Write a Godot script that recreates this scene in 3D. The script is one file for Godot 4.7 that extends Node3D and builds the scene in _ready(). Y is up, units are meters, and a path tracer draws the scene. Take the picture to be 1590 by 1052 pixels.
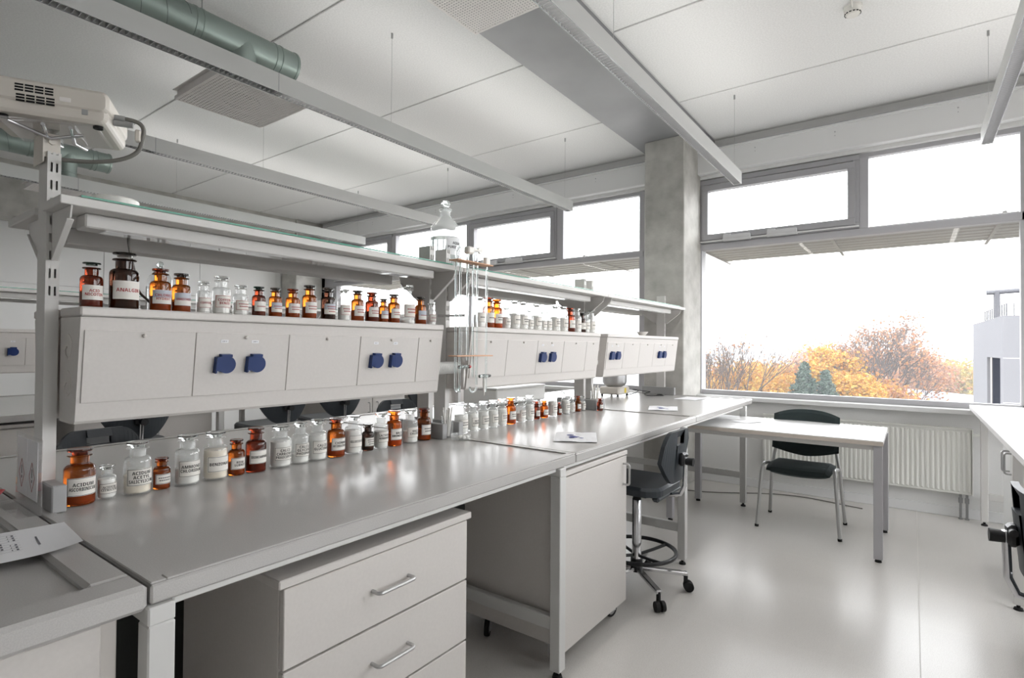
extends Node3D
# A teaching laboratory with reagent benches in front of a glazed wall, autumn trees outside.
# x runs to the right along the window wall, -z towards the windows, y up; metres; the camera stands at x = 0, z = 0.

var taken := {}
var mats := {}
var fonts := {}
var letters := {}
var rng := RandomNumberGenerator.new()

# ---------------------------------------------------------------- shapes
class Shape:
	var v := PackedVector3Array()
	var n := PackedVector3Array()
	var c := PackedColorArray()
	var tint = null
	func tri(a, b, d, na, nb, nd):   # a b d run counter-clockwise seen from outside
		v.append(a); v.append(d); v.append(b)
		n.append(na); n.append(nd); n.append(nb)
		if tint != null:
			c.append(tint); c.append(tint); c.append(tint)
	func flat(a, b, d, out):
		var m = (b - a).cross(d - a)
		if m.length_squared() < 1e-16: return
		m = m.normalized()
		if m.dot(out) >= 0.0: tri(a, b, d, m, m, m)
		else: tri(a, d, b, -m, -m, -m)
	func quad(a, b, d, e, out):
		flat(a, b, d, out); flat(a, d, e, out)
	func smooth_quad(a, b, d, e, na, nb, nd, ne):
		var m = (b - a).cross(d - a) + (d - a).cross(e - a)
		if m.dot(na + nb + nd + ne) >= 0.0:
			tri(a, b, d, na, nb, nd); tri(a, d, e, na, nd, ne)
		else:
			tri(a, d, b, na, nd, nb); tri(a, e, d, na, ne, nd)
	func block(mid: Vector3, size: Vector3, bev := 0.0, turn := Basis()):
		var h = size / 2.0
		bev = minf(bev, minf(h.x, minf(h.y, h.z)) * 0.8)
		var k = h - Vector3.ONE * bev
		for ax in 3:
			var u = (ax + 1) % 3
			var w = (ax + 2) % 3
			for s in [-1.0, 1.0]:
				var p = []
				for q in [[-1, -1], [1, -1], [1, 1], [-1, 1]]:
					var a = Vector3.ZERO
					a[ax] = s * h[ax]; a[u] = q[0] * k[u]; a[w] = q[1] * k[w]
					p.append(mid + turn * a)
				var o = Vector3.ZERO
				o[ax] = s
				quad(p[0], p[1], p[2], p[3], turn * o)
			if bev > 0.0:
				for s in [-1.0, 1.0]:
					for t in [-1.0, 1.0]:
						var p = []
						for q in [[0, -1], [0, 1], [1, 1], [1, -1]]:
							var a = Vector3.ZERO
							a[ax] = q[1] * k[ax]
							a[u] = s * (h[u] if q[0] == 0 else k[u])
							a[w] = t * (k[w] if q[0] == 0 else h[w])
							p.append(mid + turn * a)
						var o = Vector3.ZERO
						o[u] = s; o[w] = t
						quad(p[0], p[1], p[2], p[3], turn * o)
		if bev > 0.0:
			for sx in [-1.0, 1.0]:
				for sy in [-1.0, 1.0]:
					for sz in [-1.0, 1.0]:
						var s = Vector3(sx, sy, sz)
						flat(mid + turn * (s * Vector3(h.x, k.y, k.z)), mid + turn * (s * Vector3(k.x, h.y, k.z)), mid + turn * (s * Vector3(k.x, k.y, h.z)), turn * s)
	func span(x0, x1, y0, y1, z0, z1, bev := 0.0):
		block(Vector3(x0 + x1, y0 + y1, z0 + z1) / 2.0, Vector3(absf(x1 - x0), absf(y1 - y0), absf(z1 - z0)), bev)
	func lathe(prof, at := Vector3.ZERO, seg := 24, turn := Basis(), crease := 0.75):   # prof: Vector2(radius, height), from the bottom outwards and up
		var m = prof.size()
		var nn = []
		for i in m - 1:
			var d = prof[i + 1] - prof[i]
			nn.append(Vector2(d.y, -d.x).normalized())
		for i in m - 1:
			if prof[i].distance_squared_to(prof[i + 1]) < 1e-14: continue
			var n0 = nn[i]
			var n1 = nn[i]
			if i > 0 and nn[i - 1].dot(nn[i]) > crease: n0 = (nn[i - 1] + nn[i]).normalized()
			if i < m - 2 and nn[i + 1].dot(nn[i]) > crease: n1 = (nn[i + 1] + nn[i]).normalized()
			for j in seg:
				var a0 = TAU * j / seg
				var a1 = TAU * (j + 1) / seg
				var d0 = Vector3(cos(a0), 0, sin(a0))
				var d1 = Vector3(cos(a1), 0, sin(a1))
				var p = [d0 * prof[i].x + Vector3.UP * prof[i].y, d1 * prof[i].x + Vector3.UP * prof[i].y, d1 * prof[i + 1].x + Vector3.UP * prof[i + 1].y, d0 * prof[i + 1].x + Vector3.UP * prof[i + 1].y]
				var q = [d0 * n0.x + Vector3.UP * n0.y, d1 * n0.x + Vector3.UP * n0.y, d1 * n1.x + Vector3.UP * n1.y, d0 * n1.x + Vector3.UP * n1.y]
				for k in 4:
					p[k] = at + turn * p[k]; q[k] = turn * q[k]
				# seen from outside, growing angle runs clockwise
				if prof[i].x > 1e-6: tri(p[0], p[2], p[1], q[0], q[2], q[1])
				if prof[i + 1].x > 1e-6: tri(p[0], p[3], p[2], q[0], q[3], q[2])
	func rod(a: Vector3, b: Vector3, r0: float, r1 := -1.0, seg := 12, caps := true):
		if r1 < 0.0: r1 = r0
		var d = (b - a)
		var l = d.length()
		if l < 1e-6: return
		var y = d / l
		var x = y.cross(Vector3.RIGHT if absf(y.x) < 0.8 else Vector3.BACK).normalized()
		var turn = Basis(x, y, x.cross(y))
		var prof = [Vector2(r0, 0), Vector2(r1, l)]
		if caps: prof = [Vector2(0, 0)] + prof + [Vector2(0, l)]
		lathe(prof, a, seg, turn)
	func tube(pts, r, seg := 8, closed := false):
		var m = pts.size()
		var rings = []
		var norms = []
		var up = Vector3.ZERO
		for i in m:
			var t
			if closed: t = (pts[(i + 1) % m] - pts[(i + m - 1) % m]).normalized()
			else: t = (pts[mini(i + 1, m - 1)] - pts[maxi(i - 1, 0)]).normalized()
			if up == Vector3.ZERO: up = t.cross(Vector3.RIGHT if absf(t.x) < 0.8 else Vector3.BACK).normalized()
			up = (up - t * up.dot(t)).normalized()
			var side = t.cross(up)
			var rr = r[i] if r is Array else r
			var ring = []
			var nr = []
			for j in seg:
				var a = TAU * j / seg
				var d = up * cos(a) + side * sin(a)
				ring.append(pts[i] + d * rr); nr.append(d)
			rings.append(ring); norms.append(nr)
		for i in (m if closed else m - 1):
			var k = (i + 1) % m
			for j in seg:
				var l = (j + 1) % seg
				smooth_quad(rings[i][j], rings[i][l], rings[k][l], rings[k][j], norms[i][j], norms[i][l], norms[k][l], norms[k][j])
		if not closed:
			for e in [[0, 1], [m - 1, m - 2]]:
				for j in range(1, seg - 1):
					flat(rings[e[0]][0], rings[e[0]][j], rings[e[0]][j + 1], pts[e[0]] - pts[e[1]])
	func slab(poly, depth, place := Transform3D(), bev := 0.0):   # an outline in x, y, as thick as depth along z, its front edge bevelled
		var m = poly.size()
		var inner = poly
		if bev > 0.0:
			var o = Geometry2D.offset_polygon(PackedVector2Array(poly), -bev)
			if o.size() == 1 and o[0].size() == m:
				inner = o[0]
				var best = 0
				for k in m:
					if inner[k].distance_to(poly[0]) < inner[best].distance_to(poly[0]): best = k
				var again = []
				for k in m: again.append(inner[(k + best) % m])
				inner = again
			else: bev = 0.0
		var mid = Vector2.ZERO
		for p in poly: mid += p / m
		var zf = place.basis.z
		for pass_ in 2:
			var q = poly if pass_ == 0 else inner
			var z = 0.0 if pass_ == 0 else depth
			var ids = Geometry2D.triangulate_polygon(PackedVector2Array(q))
			for k in range(0, ids.size(), 3):
				var t = []
				for e in 3: t.append(place * Vector3(q[ids[k + e]].x, q[ids[k + e]].y, z))
				flat(t[0], t[1], t[2], -zf if pass_ == 0 else zf)
		var sgn = 0.0
		for k in m: sgn += poly[k].cross(poly[(k + 1) % m])
		for k in m:
			var a = poly[k]
			var b = poly[(k + 1) % m]
			var e = (b - a).normalized()
			var o2 = Vector2(e.y, -e.x) * signf(sgn)
			var out = place.basis * Vector3(o2.x, o2.y, 0)
			var zz = depth - bev
			quad(place * Vector3(a.x, a.y, 0), place * Vector3(b.x, b.y, 0), place * Vector3(b.x, b.y, zz), place * Vector3(a.x, a.y, zz), out)
			if bev > 0.0:
				var ia = inner[k]
				var ib = inner[(k + 1) % m]
				quad(place * Vector3(a.x, a.y, zz), place * Vector3(b.x, b.y, zz), place * Vector3(ib.x, ib.y, depth), place * Vector3(ia.x, ia.y, depth), out + zf)
	func ball(at: Vector3, r: Vector3, seg := 16, rings := 10):
		var prof = []
		for i in rings + 1:
			var a = -PI / 2 + PI * i / rings
			prof.append(Vector2(maxf(cos(a), 0.0), sin(a)))
		lathe(prof, at, seg, Basis.from_scale(r), -1.0)
	func add(o: Shape, place: Transform3D):
		for i in o.v.size():
			v.append(place * o.v[i]); n.append((place.basis * o.n[i]).normalized())
	func mesh() -> ArrayMesh:
		var a = []
		a.resize(Mesh.ARRAY_MAX)
		a[Mesh.ARRAY_VERTEX] = v
		a[Mesh.ARRAY_NORMAL] = n
		if c.size() == v.size() and c.size() > 0: a[Mesh.ARRAY_COLOR] = c
		var m = ArrayMesh.new()
		m.add_surface_from_arrays(Mesh.PRIMITIVE_TRIANGLES, a)
		return m

func round_rect(w, h, r, k := 4):
	var p = []
	for q in [[1, -1, -PI / 2], [1, 1, 0.0], [-1, 1, PI / 2], [-1, -1, PI]]:
		for i in k + 1:
			var a = q[2] + PI / 2 * i / k
			p.append(Vector2(q[0] * (w / 2 - r) + r * cos(a), q[1] * (h / 2 - r) + r * sin(a)))
	return p

# ---------------------------------------------------------------- things, parts, names
func numbered(called):
	if not taken.has(called):
		taken[called] = 0
		return called
	taken[called] += 1
	return "%s_%03d" % [called, taken[called]]
func tag(o, label, category, group = ""):
	o.set_meta("label", label); o.set_meta("category", category)
	if group: o.set_meta("group", group)
	return o
func thing(called, label, category, at = Vector3.ZERO, turn = 0.0, group = ""):
	var o = Node3D.new()
	o.name = numbered(called)
	add_child(o)
	o.position = at; o.rotation.y = turn
	return tag(o, label, category, group)
func put(called, sh, m, parent):
	var o = MeshInstance3D.new()
	o.mesh = sh if sh is Mesh else sh.mesh()
	o.material_override = m
	o.name = called
	parent.add_child(o, true)
	return o
func single(called, sh, m, label, category, group = ""):
	var o = put(numbered(called), sh, m, self)
	return tag(o, label, category, group)
func structure(called, sh, m, parent = self):
	var o = put(numbered(called) if parent == self else called, sh, m, parent)
	if parent == self: o.set_meta("kind", "structure")
	return o
func structure_root(called):
	var o = Node3D.new()
	o.name = numbered(called)
	add_child(o)
	o.set_meta("kind", "structure")
	return o
func again(o, at, turn, label, group = ""):
	var r = o.duplicate()
	r.name = numbered(str(o.get_meta("base")) if o.has_meta("base") else str(o.name))
	add_child(r)
	r.position = at; r.rotation.y = turn
	r.set_meta("label", label)
	if group: r.set_meta("group", group)
	return r
func stuff(o):
	o.set_meta("kind", "stuff")
	return o

# ---------------------------------------------------------------- materials
func noise_tex(freq, ramp, seed_ = 1, size = 512, octaves = 4, type = FastNoiseLite.TYPE_SIMPLEX_SMOOTH, normal = false, bump = 4.0):
	var f = FastNoiseLite.new()
	f.seed = seed_; f.frequency = freq; f.noise_type = type; f.fractal_octaves = octaves
	var t = NoiseTexture2D.new()
	t.noise = f; t.width = size; t.height = size; t.seamless = true
	if normal:
		t.as_normal_map = true; t.bump_strength = bump
	elif ramp:
		var g = Gradient.new()
		g.offsets = PackedFloat32Array(ramp[0]); g.colors = PackedColorArray(ramp[1])
		t.color_ramp = g
	return t
func mat(called, color: Color, rough = 0.5, metal = 0.0, spec = 0.5):
	if mats.has(called): return mats[called]
	var m = StandardMaterial3D.new()
	m.resource_name = called
	m.albedo_color = color; m.roughness = rough; m.metallic = metal; m.metallic_specular = spec
	mats[called] = m
	return m
func grained(called, color, rough, tex, scale, metal = 0.0, spec = 0.5):
	var m = mat(called, color, rough, metal, spec)
	m.albedo_texture = tex
	m.uv1_triplanar = true; m.uv1_world_triplanar = true
	m.uv1_scale = Vector3.ONE * scale
	return m
func clear_glass(called, color, alpha, rough = 0.0, spec = 0.5):
	var m = mat(called, Color(color.r, color.g, color.b, alpha), rough, 0.0, spec)
	m.transparency = BaseMaterial3D.TRANSPARENCY_ALPHA
	return m
func solid_glass(called, color, rough = 0.0):
	var m = mat(called, Color(color.r, color.g, color.b, 0.0), rough)
	m.refraction_enabled = true; m.refraction_scale = 0.05
	return m
func greys(lo, hi): return [[0.25, 0.75], [Color(lo, lo, lo), Color(hi, hi, hi)]]
func make_materials():
	grained("ceiling", Color(0.93, 0.928, 0.925), 0.9, noise_tex(0.2, greys(0.96, 1.0), 3, 256), 1.3)
	mat("ceiling_joint", Color(0.86, 0.86, 0.855), 0.9)
	grained("wall", Color(0.92, 0.918, 0.912), 0.85, noise_tex(0.3, greys(0.98, 1.0), 4, 256), 2.0)
	grained("floor", Color(0.88, 0.87, 0.86), 0.25, noise_tex(0.35, [[0.2, 0.42, 0.6, 0.85], [Color(0.84, 0.83, 0.82), Color(0.95, 0.95, 0.94), Color(0.97, 0.965, 0.96), Color(1, 1, 1)]], 5, 512, 5), 1.6)
	mat("floor_joint", Color(0.74, 0.725, 0.7), 0.4)
	var con = grained("concrete", Color(0.77, 0.762, 0.745), 0.7, noise_tex(0.012, [[0.15, 0.4, 0.6, 0.85], [Color(0.88, 0.88, 0.87), Color(0.93, 0.93, 0.925), Color(0.96, 0.96, 0.955), Color(1, 1, 0.995)]], 6, 512, 6), 0.7)
	con.normal_enabled = true
	con.normal_texture = noise_tex(0.08, null, 7, 512, 4, FastNoiseLite.TYPE_SIMPLEX_SMOOTH, true, 2.0)
	con.normal_scale = 0.12
	grained("bulkhead", Color(0.6, 0.6, 0.61), 0.35, noise_tex(0.01, greys(0.93, 1.0), 8, 256), 0.4)
	mat("frame_grey", Color(0.72, 0.716, 0.73), 0.45)
	mat("frame_inner", Color(0.67, 0.667, 0.68), 0.45)
	mat("opener_grey", Color(0.82, 0.82, 0.825), 0.45)
	mat("sill", Color(0.9, 0.9, 0.9), 0.4)
	clear_glass("pane", Color(0.95, 0.97, 0.97), 0.03, 0.0, 0.25)
	grained("worktop", Color(0.735, 0.726, 0.716), 0.22, noise_tex(0.3, greys(0.955, 1.0), 9, 512, 3), 2.0)
	mat("white_top", Color(0.93, 0.93, 0.93), 0.3)
	mat("table_edge", Color(0.82, 0.78, 0.74), 0.5)
	grained("laminate", Color(0.83, 0.812, 0.796), 0.42, noise_tex(0.2, greys(0.988, 1.0), 10, 256), 1.5)
	mat("laminate_edge", Color(0.83, 0.81, 0.79), 0.5)
	mat("dark_panel", Color(0.3, 0.31, 0.3), 0.6)
	mat("powder_white", Color(0.9, 0.9, 0.89), 0.4)
	mat("powder_grey", Color(0.84, 0.832, 0.82), 0.45)
	mat("frame_white", Color(0.83, 0.828, 0.82), 0.42)
	mat("steel_white", Color(0.87, 0.87, 0.865), 0.45)
	mat("lamp_white", Color(0.88, 0.88, 0.875), 0.4)
	mat("louver", Color(0.86, 0.86, 0.87), 0.25, 0.7)
	mat("galvanised", Color(0.6, 0.65, 0.63), 0.4, 0.75)
	mat("galvanised_seam", Color(0.52, 0.565, 0.545), 0.4, 0.7)
	mat("grille", Color(0.94, 0.92, 0.91), 0.6)
	var lit = mat("lit_tube", Color(0.95, 0.95, 0.95), 0.4)
	lit.emission_enabled = true; lit.emission = Color(1.0, 0.99, 0.97); lit.emission_energy_multiplier = 1.3
	mat("blue", Color(0.0, 0.16, 0.39), 0.4)
	mat("black_plastic", Color(0.1, 0.105, 0.115), 0.42)
	mat("seat_black", Color(0.19, 0.21, 0.23), 0.42)
	mat("rubber", Color(0.07, 0.07, 0.07), 0.7)
	mat("chrome", Color(0.85, 0.85, 0.86), 0.16, 1.0)
	mat("brushed", Color(0.76, 0.76, 0.76), 0.35, 0.9)
	var fab = grained("fabric", Color(0.22, 0.27, 0.275), 0.95, noise_tex(0.4, greys(0.6, 1.0), 11, 256, 2), 9.0)
	fab.rim_enabled = true; fab.rim = 0.5
	mat("paper", Color(0.93, 0.93, 0.94), 0.7)
	mat("print_black", Color(0.06, 0.06, 0.07), 0.7)
	mat("print_grey", Color(0.45, 0.45, 0.48), 0.7)
	mat("print_red", Color(0.62, 0.12, 0.14), 0.7)
	mat("print_blue", Color(0.35, 0.37, 0.6), 0.7)
	mat("label_paper", Color(0.9, 0.885, 0.86), 0.6)
	mat("label_grey", Color(0.74, 0.76, 0.79), 0.55)
	clear_glass("bottle_clear", Color(0.95, 0.97, 0.965), 0.12)
	clear_glass("carboy_glass", Color(0.95, 0.965, 0.965), 0.32)
	clear_glass("glass_frost", Color(0.95, 0.96, 0.955), 0.5, 0.3)
	clear_glass("plate_glass", Color(0.72, 0.9, 0.84), 0.3)
	clear_glass("acrylic", Color(0.95, 0.93, 0.93), 0.12)
	mat("plate_edge", Color(0.35, 0.62, 0.54), 0.2)
	solid_glass("glass_amber", Color(0.74, 0.38, 0.12))
	solid_glass("glass_orange", Color(0.95, 0.45, 0.12))
	solid_glass("glass_red", Color(0.5, 0.19, 0.1))
	solid_glass("glass_dark", Color(0.24, 0.14, 0.1))
	solid_glass("glass_green", Color(0.1, 0.2, 0.16))
	solid_glass("glass_smoke", Color(0.3, 0.27, 0.25))
	solid_glass("glass_clear", Color(0.97, 0.985, 0.98))
	solid_glass("glass_rod", Color(0.94, 0.97, 0.97))
	mat("powder", Color(0.95, 0.94, 0.92), 0.95)
	mat("powder_cream", Color(0.93, 0.88, 0.8), 0.95)
	mat("powder_tan", Color(0.86, 0.66, 0.45), 0.95)
	mat("wood_plate", Color(0.86, 0.68, 0.56), 0.6)
	mat("beige_plastic", Color(0.85, 0.825, 0.79), 0.45)
	mat("grey_plastic", Color(0.62, 0.62, 0.62), 0.5)
	mat("cable", Color(0.47, 0.46, 0.44), 0.55)
	mat("slot_black", Color(0.03, 0.03, 0.035), 0.8)
	mat("red", Color(0.7, 0.05, 0.08), 0.5)
	mat("orange", Color(0.85, 0.5, 0.15), 0.6)
	mat("yellow", Color(0.85, 0.75, 0.2), 0.6)
	mat("porcelain", Color(0.93, 0.92, 0.9), 0.2)
	mat("radiator", Color(0.92, 0.92, 0.9), 0.35)
	mat("pipe_grey", Color(0.6, 0.6, 0.6), 0.4)
	mat("facade", Color(0.46, 0.46, 0.475), 1.0, 0.0, 0.1)
	mat("roof_steel", Color(0.3, 0.3, 0.32), 0.6)
	mat("facade_dark", Color(0.09, 0.1, 0.14), 1.0, 0.0, 0.05)
	mat("roof_metal", Color(0.5, 0.51, 0.56), 0.5)
	mat("louver_fin", Color(0.6, 0.585, 0.57), 0.5)
	mat("bark", Color(0.3, 0.25, 0.22), 0.9)
	mat("far_hill", Color(0.5, 0.52, 0.5), 1.0)
	grained("meadow", Color(0.42, 0.405, 0.36), 1.0, noise_tex(0.02, greys(0.7, 1.0), 12, 256), 0.05)
	var leaf = mat("leaf", Color(1, 1, 1), 0.8)
	leaf.vertex_color_use_as_albedo = true
	leaf.cull_mode = BaseMaterial3D.CULL_DISABLED
	leaf.backlight_enabled = true
	leaf.backlight = Color(0.5, 0.5, 0.5)

func letters_of(text, serif = false, bold = true):
	var key = text + str(serif) + str(bold)
	if not letters.has(key):
		var fkey = str(serif) + str(bold)
		if not fonts.has(fkey):
			var f = SystemFont.new()
			f.font_names = PackedStringArray(["Droid Serif" if serif else "Droid Sans"])
			f.font_weight = 700 if bold else 400
			fonts[fkey] = f
		var t = TextMesh.new()
		t.font = fonts[fkey]; t.text = text; t.font_size = 32; t.pixel_size = 1.0 / 32.0; t.depth = 0.0; t.curve_step = 4.0
		var a = t.surface_get_arrays(0)
		var pts = PackedVector3Array()
		var vv = a[Mesh.ARRAY_VERTEX]
		var ii = a[Mesh.ARRAY_INDEX]
		if ii == null or ii.size() == 0: pts = vv
		else:
			for i in ii: pts.append(vv[i])
		var lo = Vector3(1e9, 1e9, 0)
		var hi = -lo
		for p in pts:
			lo = lo.min(p); hi = hi.max(p)
		var out = PackedVector2Array()
		for p in pts: out.append(Vector2(p.x - (lo.x + hi.x) / 2, p.y - lo.y))
		letters[key] = [out, hi.x - lo.x, 0.72]
	return letters[key]
func write_flat(sh, text, place, height, most_wide = 1e9, serif = false, bold = true):   # centred on the place's origin, reading along its x, facing its z
	var l = letters_of(text, serif, bold)
	var k = height / l[2]
	var kx = minf(k, most_wide / maxf(l[1], 1e-5))
	var p = l[0]
	for i in range(0, p.size(), 3):
		var t = []
		for e in 3: t.append(place * Vector3(p[i + e].x * kx, p[i + e].y * k - height / 2, 0))
		sh.flat(t[0], t[1], t[2], place.basis.z)

# ---------------------------------------------------------------- the setting
const ROOM_L := -8.95
const ROOM_R := 4.6
const ROOM_B := 3.4
const CEIL := 3.5
const WIN := -5.84

func build_shell():
	var s = Shape.new()
	s.span(ROOM_L - 0.2, ROOM_R + 0.2, -0.2, 0.0, -6.0, ROOM_B + 0.2)
	var fl = structure("floor", s, mats.floor)
	for x in [0.02, -3.9]:
		s = Shape.new()
		s.span(x, x + 0.004, 0.0, 0.0006, -5.75, ROOM_B)
		put("seam", s, mats.floor_joint, fl)
	s = Shape.new()
	s.span(ROOM_L - 0.2, ROOM_R + 0.2, CEIL + 0.014, CEIL + 0.25, -6.0, ROOM_B + 0.2)
	var ce = structure("ceiling", s, mats.ceiling_joint)
	var cuts = [-5.73, -4.675, -3.37, -2.075, -0.78, 0.515, 1.81, ROOM_B]
	for i in cuts.size() - 1:
		for e in [[ROOM_L, -2.37], [-1.64, ROOM_R]]:
			s = Shape.new()
			s.span(e[0], e[1], CEIL, CEIL + 0.0135, cuts[i] + 0.008, cuts[i + 1] - 0.008, 0.003)
			put("ceiling_panel", s, mats.ceiling, ce)
	s = Shape.new()
	s.span(-2.35, -1.66, CEIL - 0.04, CEIL + 0.06, WIN, ROOM_B, 0.004)
	structure("ceiling_bulkhead", s, mats.bulkhead)
	# walls
	s = Shape.new()
	s.span(ROOM_L - 0.2, ROOM_L, -0.1, CEIL + 0.2, -6.0, ROOM_B + 0.2)
	var wl = structure("wall_left", s, mats.wall)
	for y in [[0.09, 1.2], [1.206, 2.1], [2.106, 2.84]]:
		var z = -5.2
		while z < ROOM_B:
			s = Shape.new()
			s.span(ROOM_L, ROOM_L + 0.018, y[0], y[1], z, minf(z + 1.244, ROOM_B), 0.002)
			put("panel", s, mats.wall, wl)
			z += 1.25
	s = Shape.new()
	s.span(ROOM_R, ROOM_R + 0.2, -0.1, 0.92, -6.0, ROOM_B + 0.2)
	s.span(ROOM_R, ROOM_R + 0.2, 3.12, CEIL + 0.2, -6.0, ROOM_B + 0.2)
	s.span(ROOM_R, ROOM_R + 0.2, 0.92, 3.12, -6.0, -5.3)
	s.span(ROOM_R, ROOM_R + 0.2, 0.92, 3.12, -1.15, ROOM_B + 0.2)
	structure("wall_right", s, mats.wall)
	var side = structure_root("window_5")  # side glazing added out of view, to light the fronts facing it
	for k in 2:
		var za = -5.3 + k * 2.075
		s = Shape.new()
		s.span(ROOM_R + 0.08, ROOM_R + 0.14, 0.92, 3.12, za, za + 0.06, 0.003)
		s.span(ROOM_R + 0.08, ROOM_R + 0.14, 0.92, 3.12, za + 2.015, za + 2.075, 0.003)
		s.span(ROOM_R + 0.08, ROOM_R + 0.14, 0.92, 0.98, za + 0.06, za + 2.015, 0.003)
		s.span(ROOM_R + 0.08, ROOM_R + 0.14, 3.06, 3.12, za + 0.06, za + 2.015, 0.003)
		put("window_frame", s, mats.frame_grey, side)
		s = Shape.new()
		s.span(ROOM_R + 0.1, ROOM_R + 0.106, 0.97, 3.07, za + 0.05, za + 2.025)
		put("pane", s, mats.pane, side)
	s = Shape.new()
	s.span(ROOM_L, ROOM_R, -0.1, CEIL + 0.2, ROOM_B, ROOM_B + 0.2)
	structure("wall_back", s, mats.wall)
	s = Shape.new()
	s.span(ROOM_L, ROOM_R, 0.0, 0.84, -6.0, -5.76)
	s.span(ROOM_L, ROOM_R, 3.13, CEIL + 0.2, -6.0, -5.8)
	s.span(3.35, ROOM_R, 0.84, 3.13, -6.0, -5.8)
	s.span(ROOM_L, -8.46, 0.84, 3.13, -6.0, -5.8)
	structure("wall_window", s, mats.wall)
	s = Shape.new()
	s.span(ROOM_L, ROOM_R, 0.0, 0.082, -5.76, -5.742, 0.003)
	structure("baseboard_window", s, mats.sill)
	s = Shape.new()
	s.span(ROOM_L, ROOM_L + 0.02, 0.0, 0.085, -5.74, ROOM_B, 0.003)
	structure("baseboard_left", s, mats.sill)
	s = Shape.new()
	s.span(-8.46, 3.35, 0.838, 0.878, -5.69, -5.86, 0.004)
	structure("trim_1", s, mats.sill)
	s = Shape.new()     # blind box above the glazing with its track
	s.span(-8.46, 3.35, 3.165, 3.4, -5.72, -5.82, 0.006)
	s.span(-8.46, 3.35, 3.385, 3.405, -5.70, -5.73, 0.003)
	var bb = structure("trim_2", s, mats.sill)
	s = Shape.new()
	s.span(-8.46, 3.35, 3.405, 3.412, -5.698, -5.716)
	put("track", s, mats.frame_grey, bb)
	for x in [-7.0, -5.6, -4.2, -3.0, -1.25, -0.57, 0.3, 1.6, 2.6]:
		s = Shape.new()
		s.rod(Vector3(x, 3.335, -5.72), Vector3(x, 3.335, -5.714), 0.006)
		s.rod(Vector3(x, 3.30, -5.72), Vector3(x, 3.30, -5.714), 0.004)
		put("screw", s, mats.frame_grey, bb)
	# concrete columns and the beam on the left wall
	for c in [[-2.22, -1.81, CEIL - 0.04], [-8.91, -8.46, CEIL]]:
		s = Shape.new()
		s.span(c[0], c[1], 0.0, c[2], -5.3, -5.98, 0.008)
		structure("concrete_column", s, mats.concrete)
	s = Shape.new()
	s.span(-8.93, -8.5, 2.85, CEIL + 0.02, -5.3, ROOM_B, 0.006)
	structure("concrete_beam", s, mats.concrete)
	s = Shape.new()     # grey cladding between column and glazing
	s.span(-2.5, -2.2, 0.84, 3.17, -5.83, -5.98, 0.003)
	s.span(-1.86, -1.8, 0.84, 3.17, -5.83, -5.98, 0.003)
	structure("trim_3", s, mats.frame_grey)
	window_bay(1, -1.82, 0.69, -0.39, -0.32)
	window_bay(2, -5.02, -2.5, -3.59, -3.5)
	window_bay(3, -8.1, -5.1, -6.65, -6.56)
	window_bay(4, 0.74, 3.25, 2.17, 2.24)
	s = Shape.new()
	s.span(-8.46, -8.1, 0.84, 3.17, -5.86, -5.95, 0.003)
	structure("trim_4", s, mats.frame_grey)

func window_bay(k, x0, x1, m0, m1):
	var root = structure_root("window_%d" % k)
	var z0 = WIN - 0.07
	var s = Shape.new()
	var fx0 = x0 - 0.05
	var fx1 = x1 + 0.05
	s.span(fx0, fx1, 0.878, 0.925, WIN, z0, 0.003)
	s.span(fx0, fx1, 2.385, 2.45, WIN + 0.02, z0, 0.004)
	s.span(fx0, fx1, 3.09, 3.17, WIN, z0, 0.003)
	s.span(fx0, x0 + 0.005, 0.925, 3.09, WIN, z0, 0.003)
	s.span(x1 - 0.005, fx1, 0.925, 3.09, WIN + 0.005, z0, 0.003)
	s.span(m0, m1, 2.45, 3.09, WIN + 0.02, z0, 0.003)
	put("window_frame", s, mats.frame_grey, root)
	s = Shape.new()     # the opening sash, two steps deep
	var a = x0 + 0.005
	for q in [[a, m0, 2.455, 3.12, 0.05, 0.03], [a + 0.025, m0 - 0.03, 2.485, 3.06, 0.06, 0.045]]:
		s.span(q[0], q[1], q[2], q[2] + q[4], WIN + q[5], WIN - 0.04, 0.003)
		s.span(q[0], q[1], q[3] - q[4], q[3], WIN + q[5], WIN - 0.04, 0.003)
		s.span(q[0], q[0] + q[4], q[2] + q[4], q[3] - q[4], WIN + q[5], WIN - 0.04, 0.003)
		s.span(q[1] - q[4], q[1], q[2] + q[4], q[3] - q[4], WIN + q[5], WIN - 0.04, 0.003)
	var sash = put("sash", s, mats.frame_inner, root)
	s = Shape.new()
	s.span(a + 0.07, m0 - 0.08, 2.535, 3.01, WIN - 0.02, WIN - 0.026)
	put("pane", s, mats.pane, sash)
	for f in [0.27, 0.56]:
		s = Shape.new()
		var x = lerpf(x0, m0, f)
		s.span(x - 0.13, x + 0.13, 2.455, 2.51, WIN + 0.045, WIN + 0.09, 0.004)
		s.span(x - 0.135, x + 0.135, 2.452, 2.475, WIN + 0.045, WIN + 0.1, 0.004)
		s.span(x - 0.13, x - 0.06, 2.51, 2.525, WIN + 0.045, WIN + 0.075, 0.003)
		put("opener_box", s, mats.opener_grey, root)
	s = Shape.new()
	s.span(x0 + 0.01, m0, 2.462, 2.474, WIN + 0.045, WIN + 0.06, 0.003)
	put("opener_rail", s, mats.sill, root)
	s = Shape.new()
	s.span(m1 - 0.004, x1 + 0.004, 2.446, 3.094, WIN - 0.03, WIN - 0.036)
	put("pane", s, mats.pane, root)
	s = Shape.new()
	s.span(x0 - 0.004, x1 + 0.004, 0.92, 2.39, WIN - 0.03, WIN - 0.036)
	put("pane", s, mats.pane, root)

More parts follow.
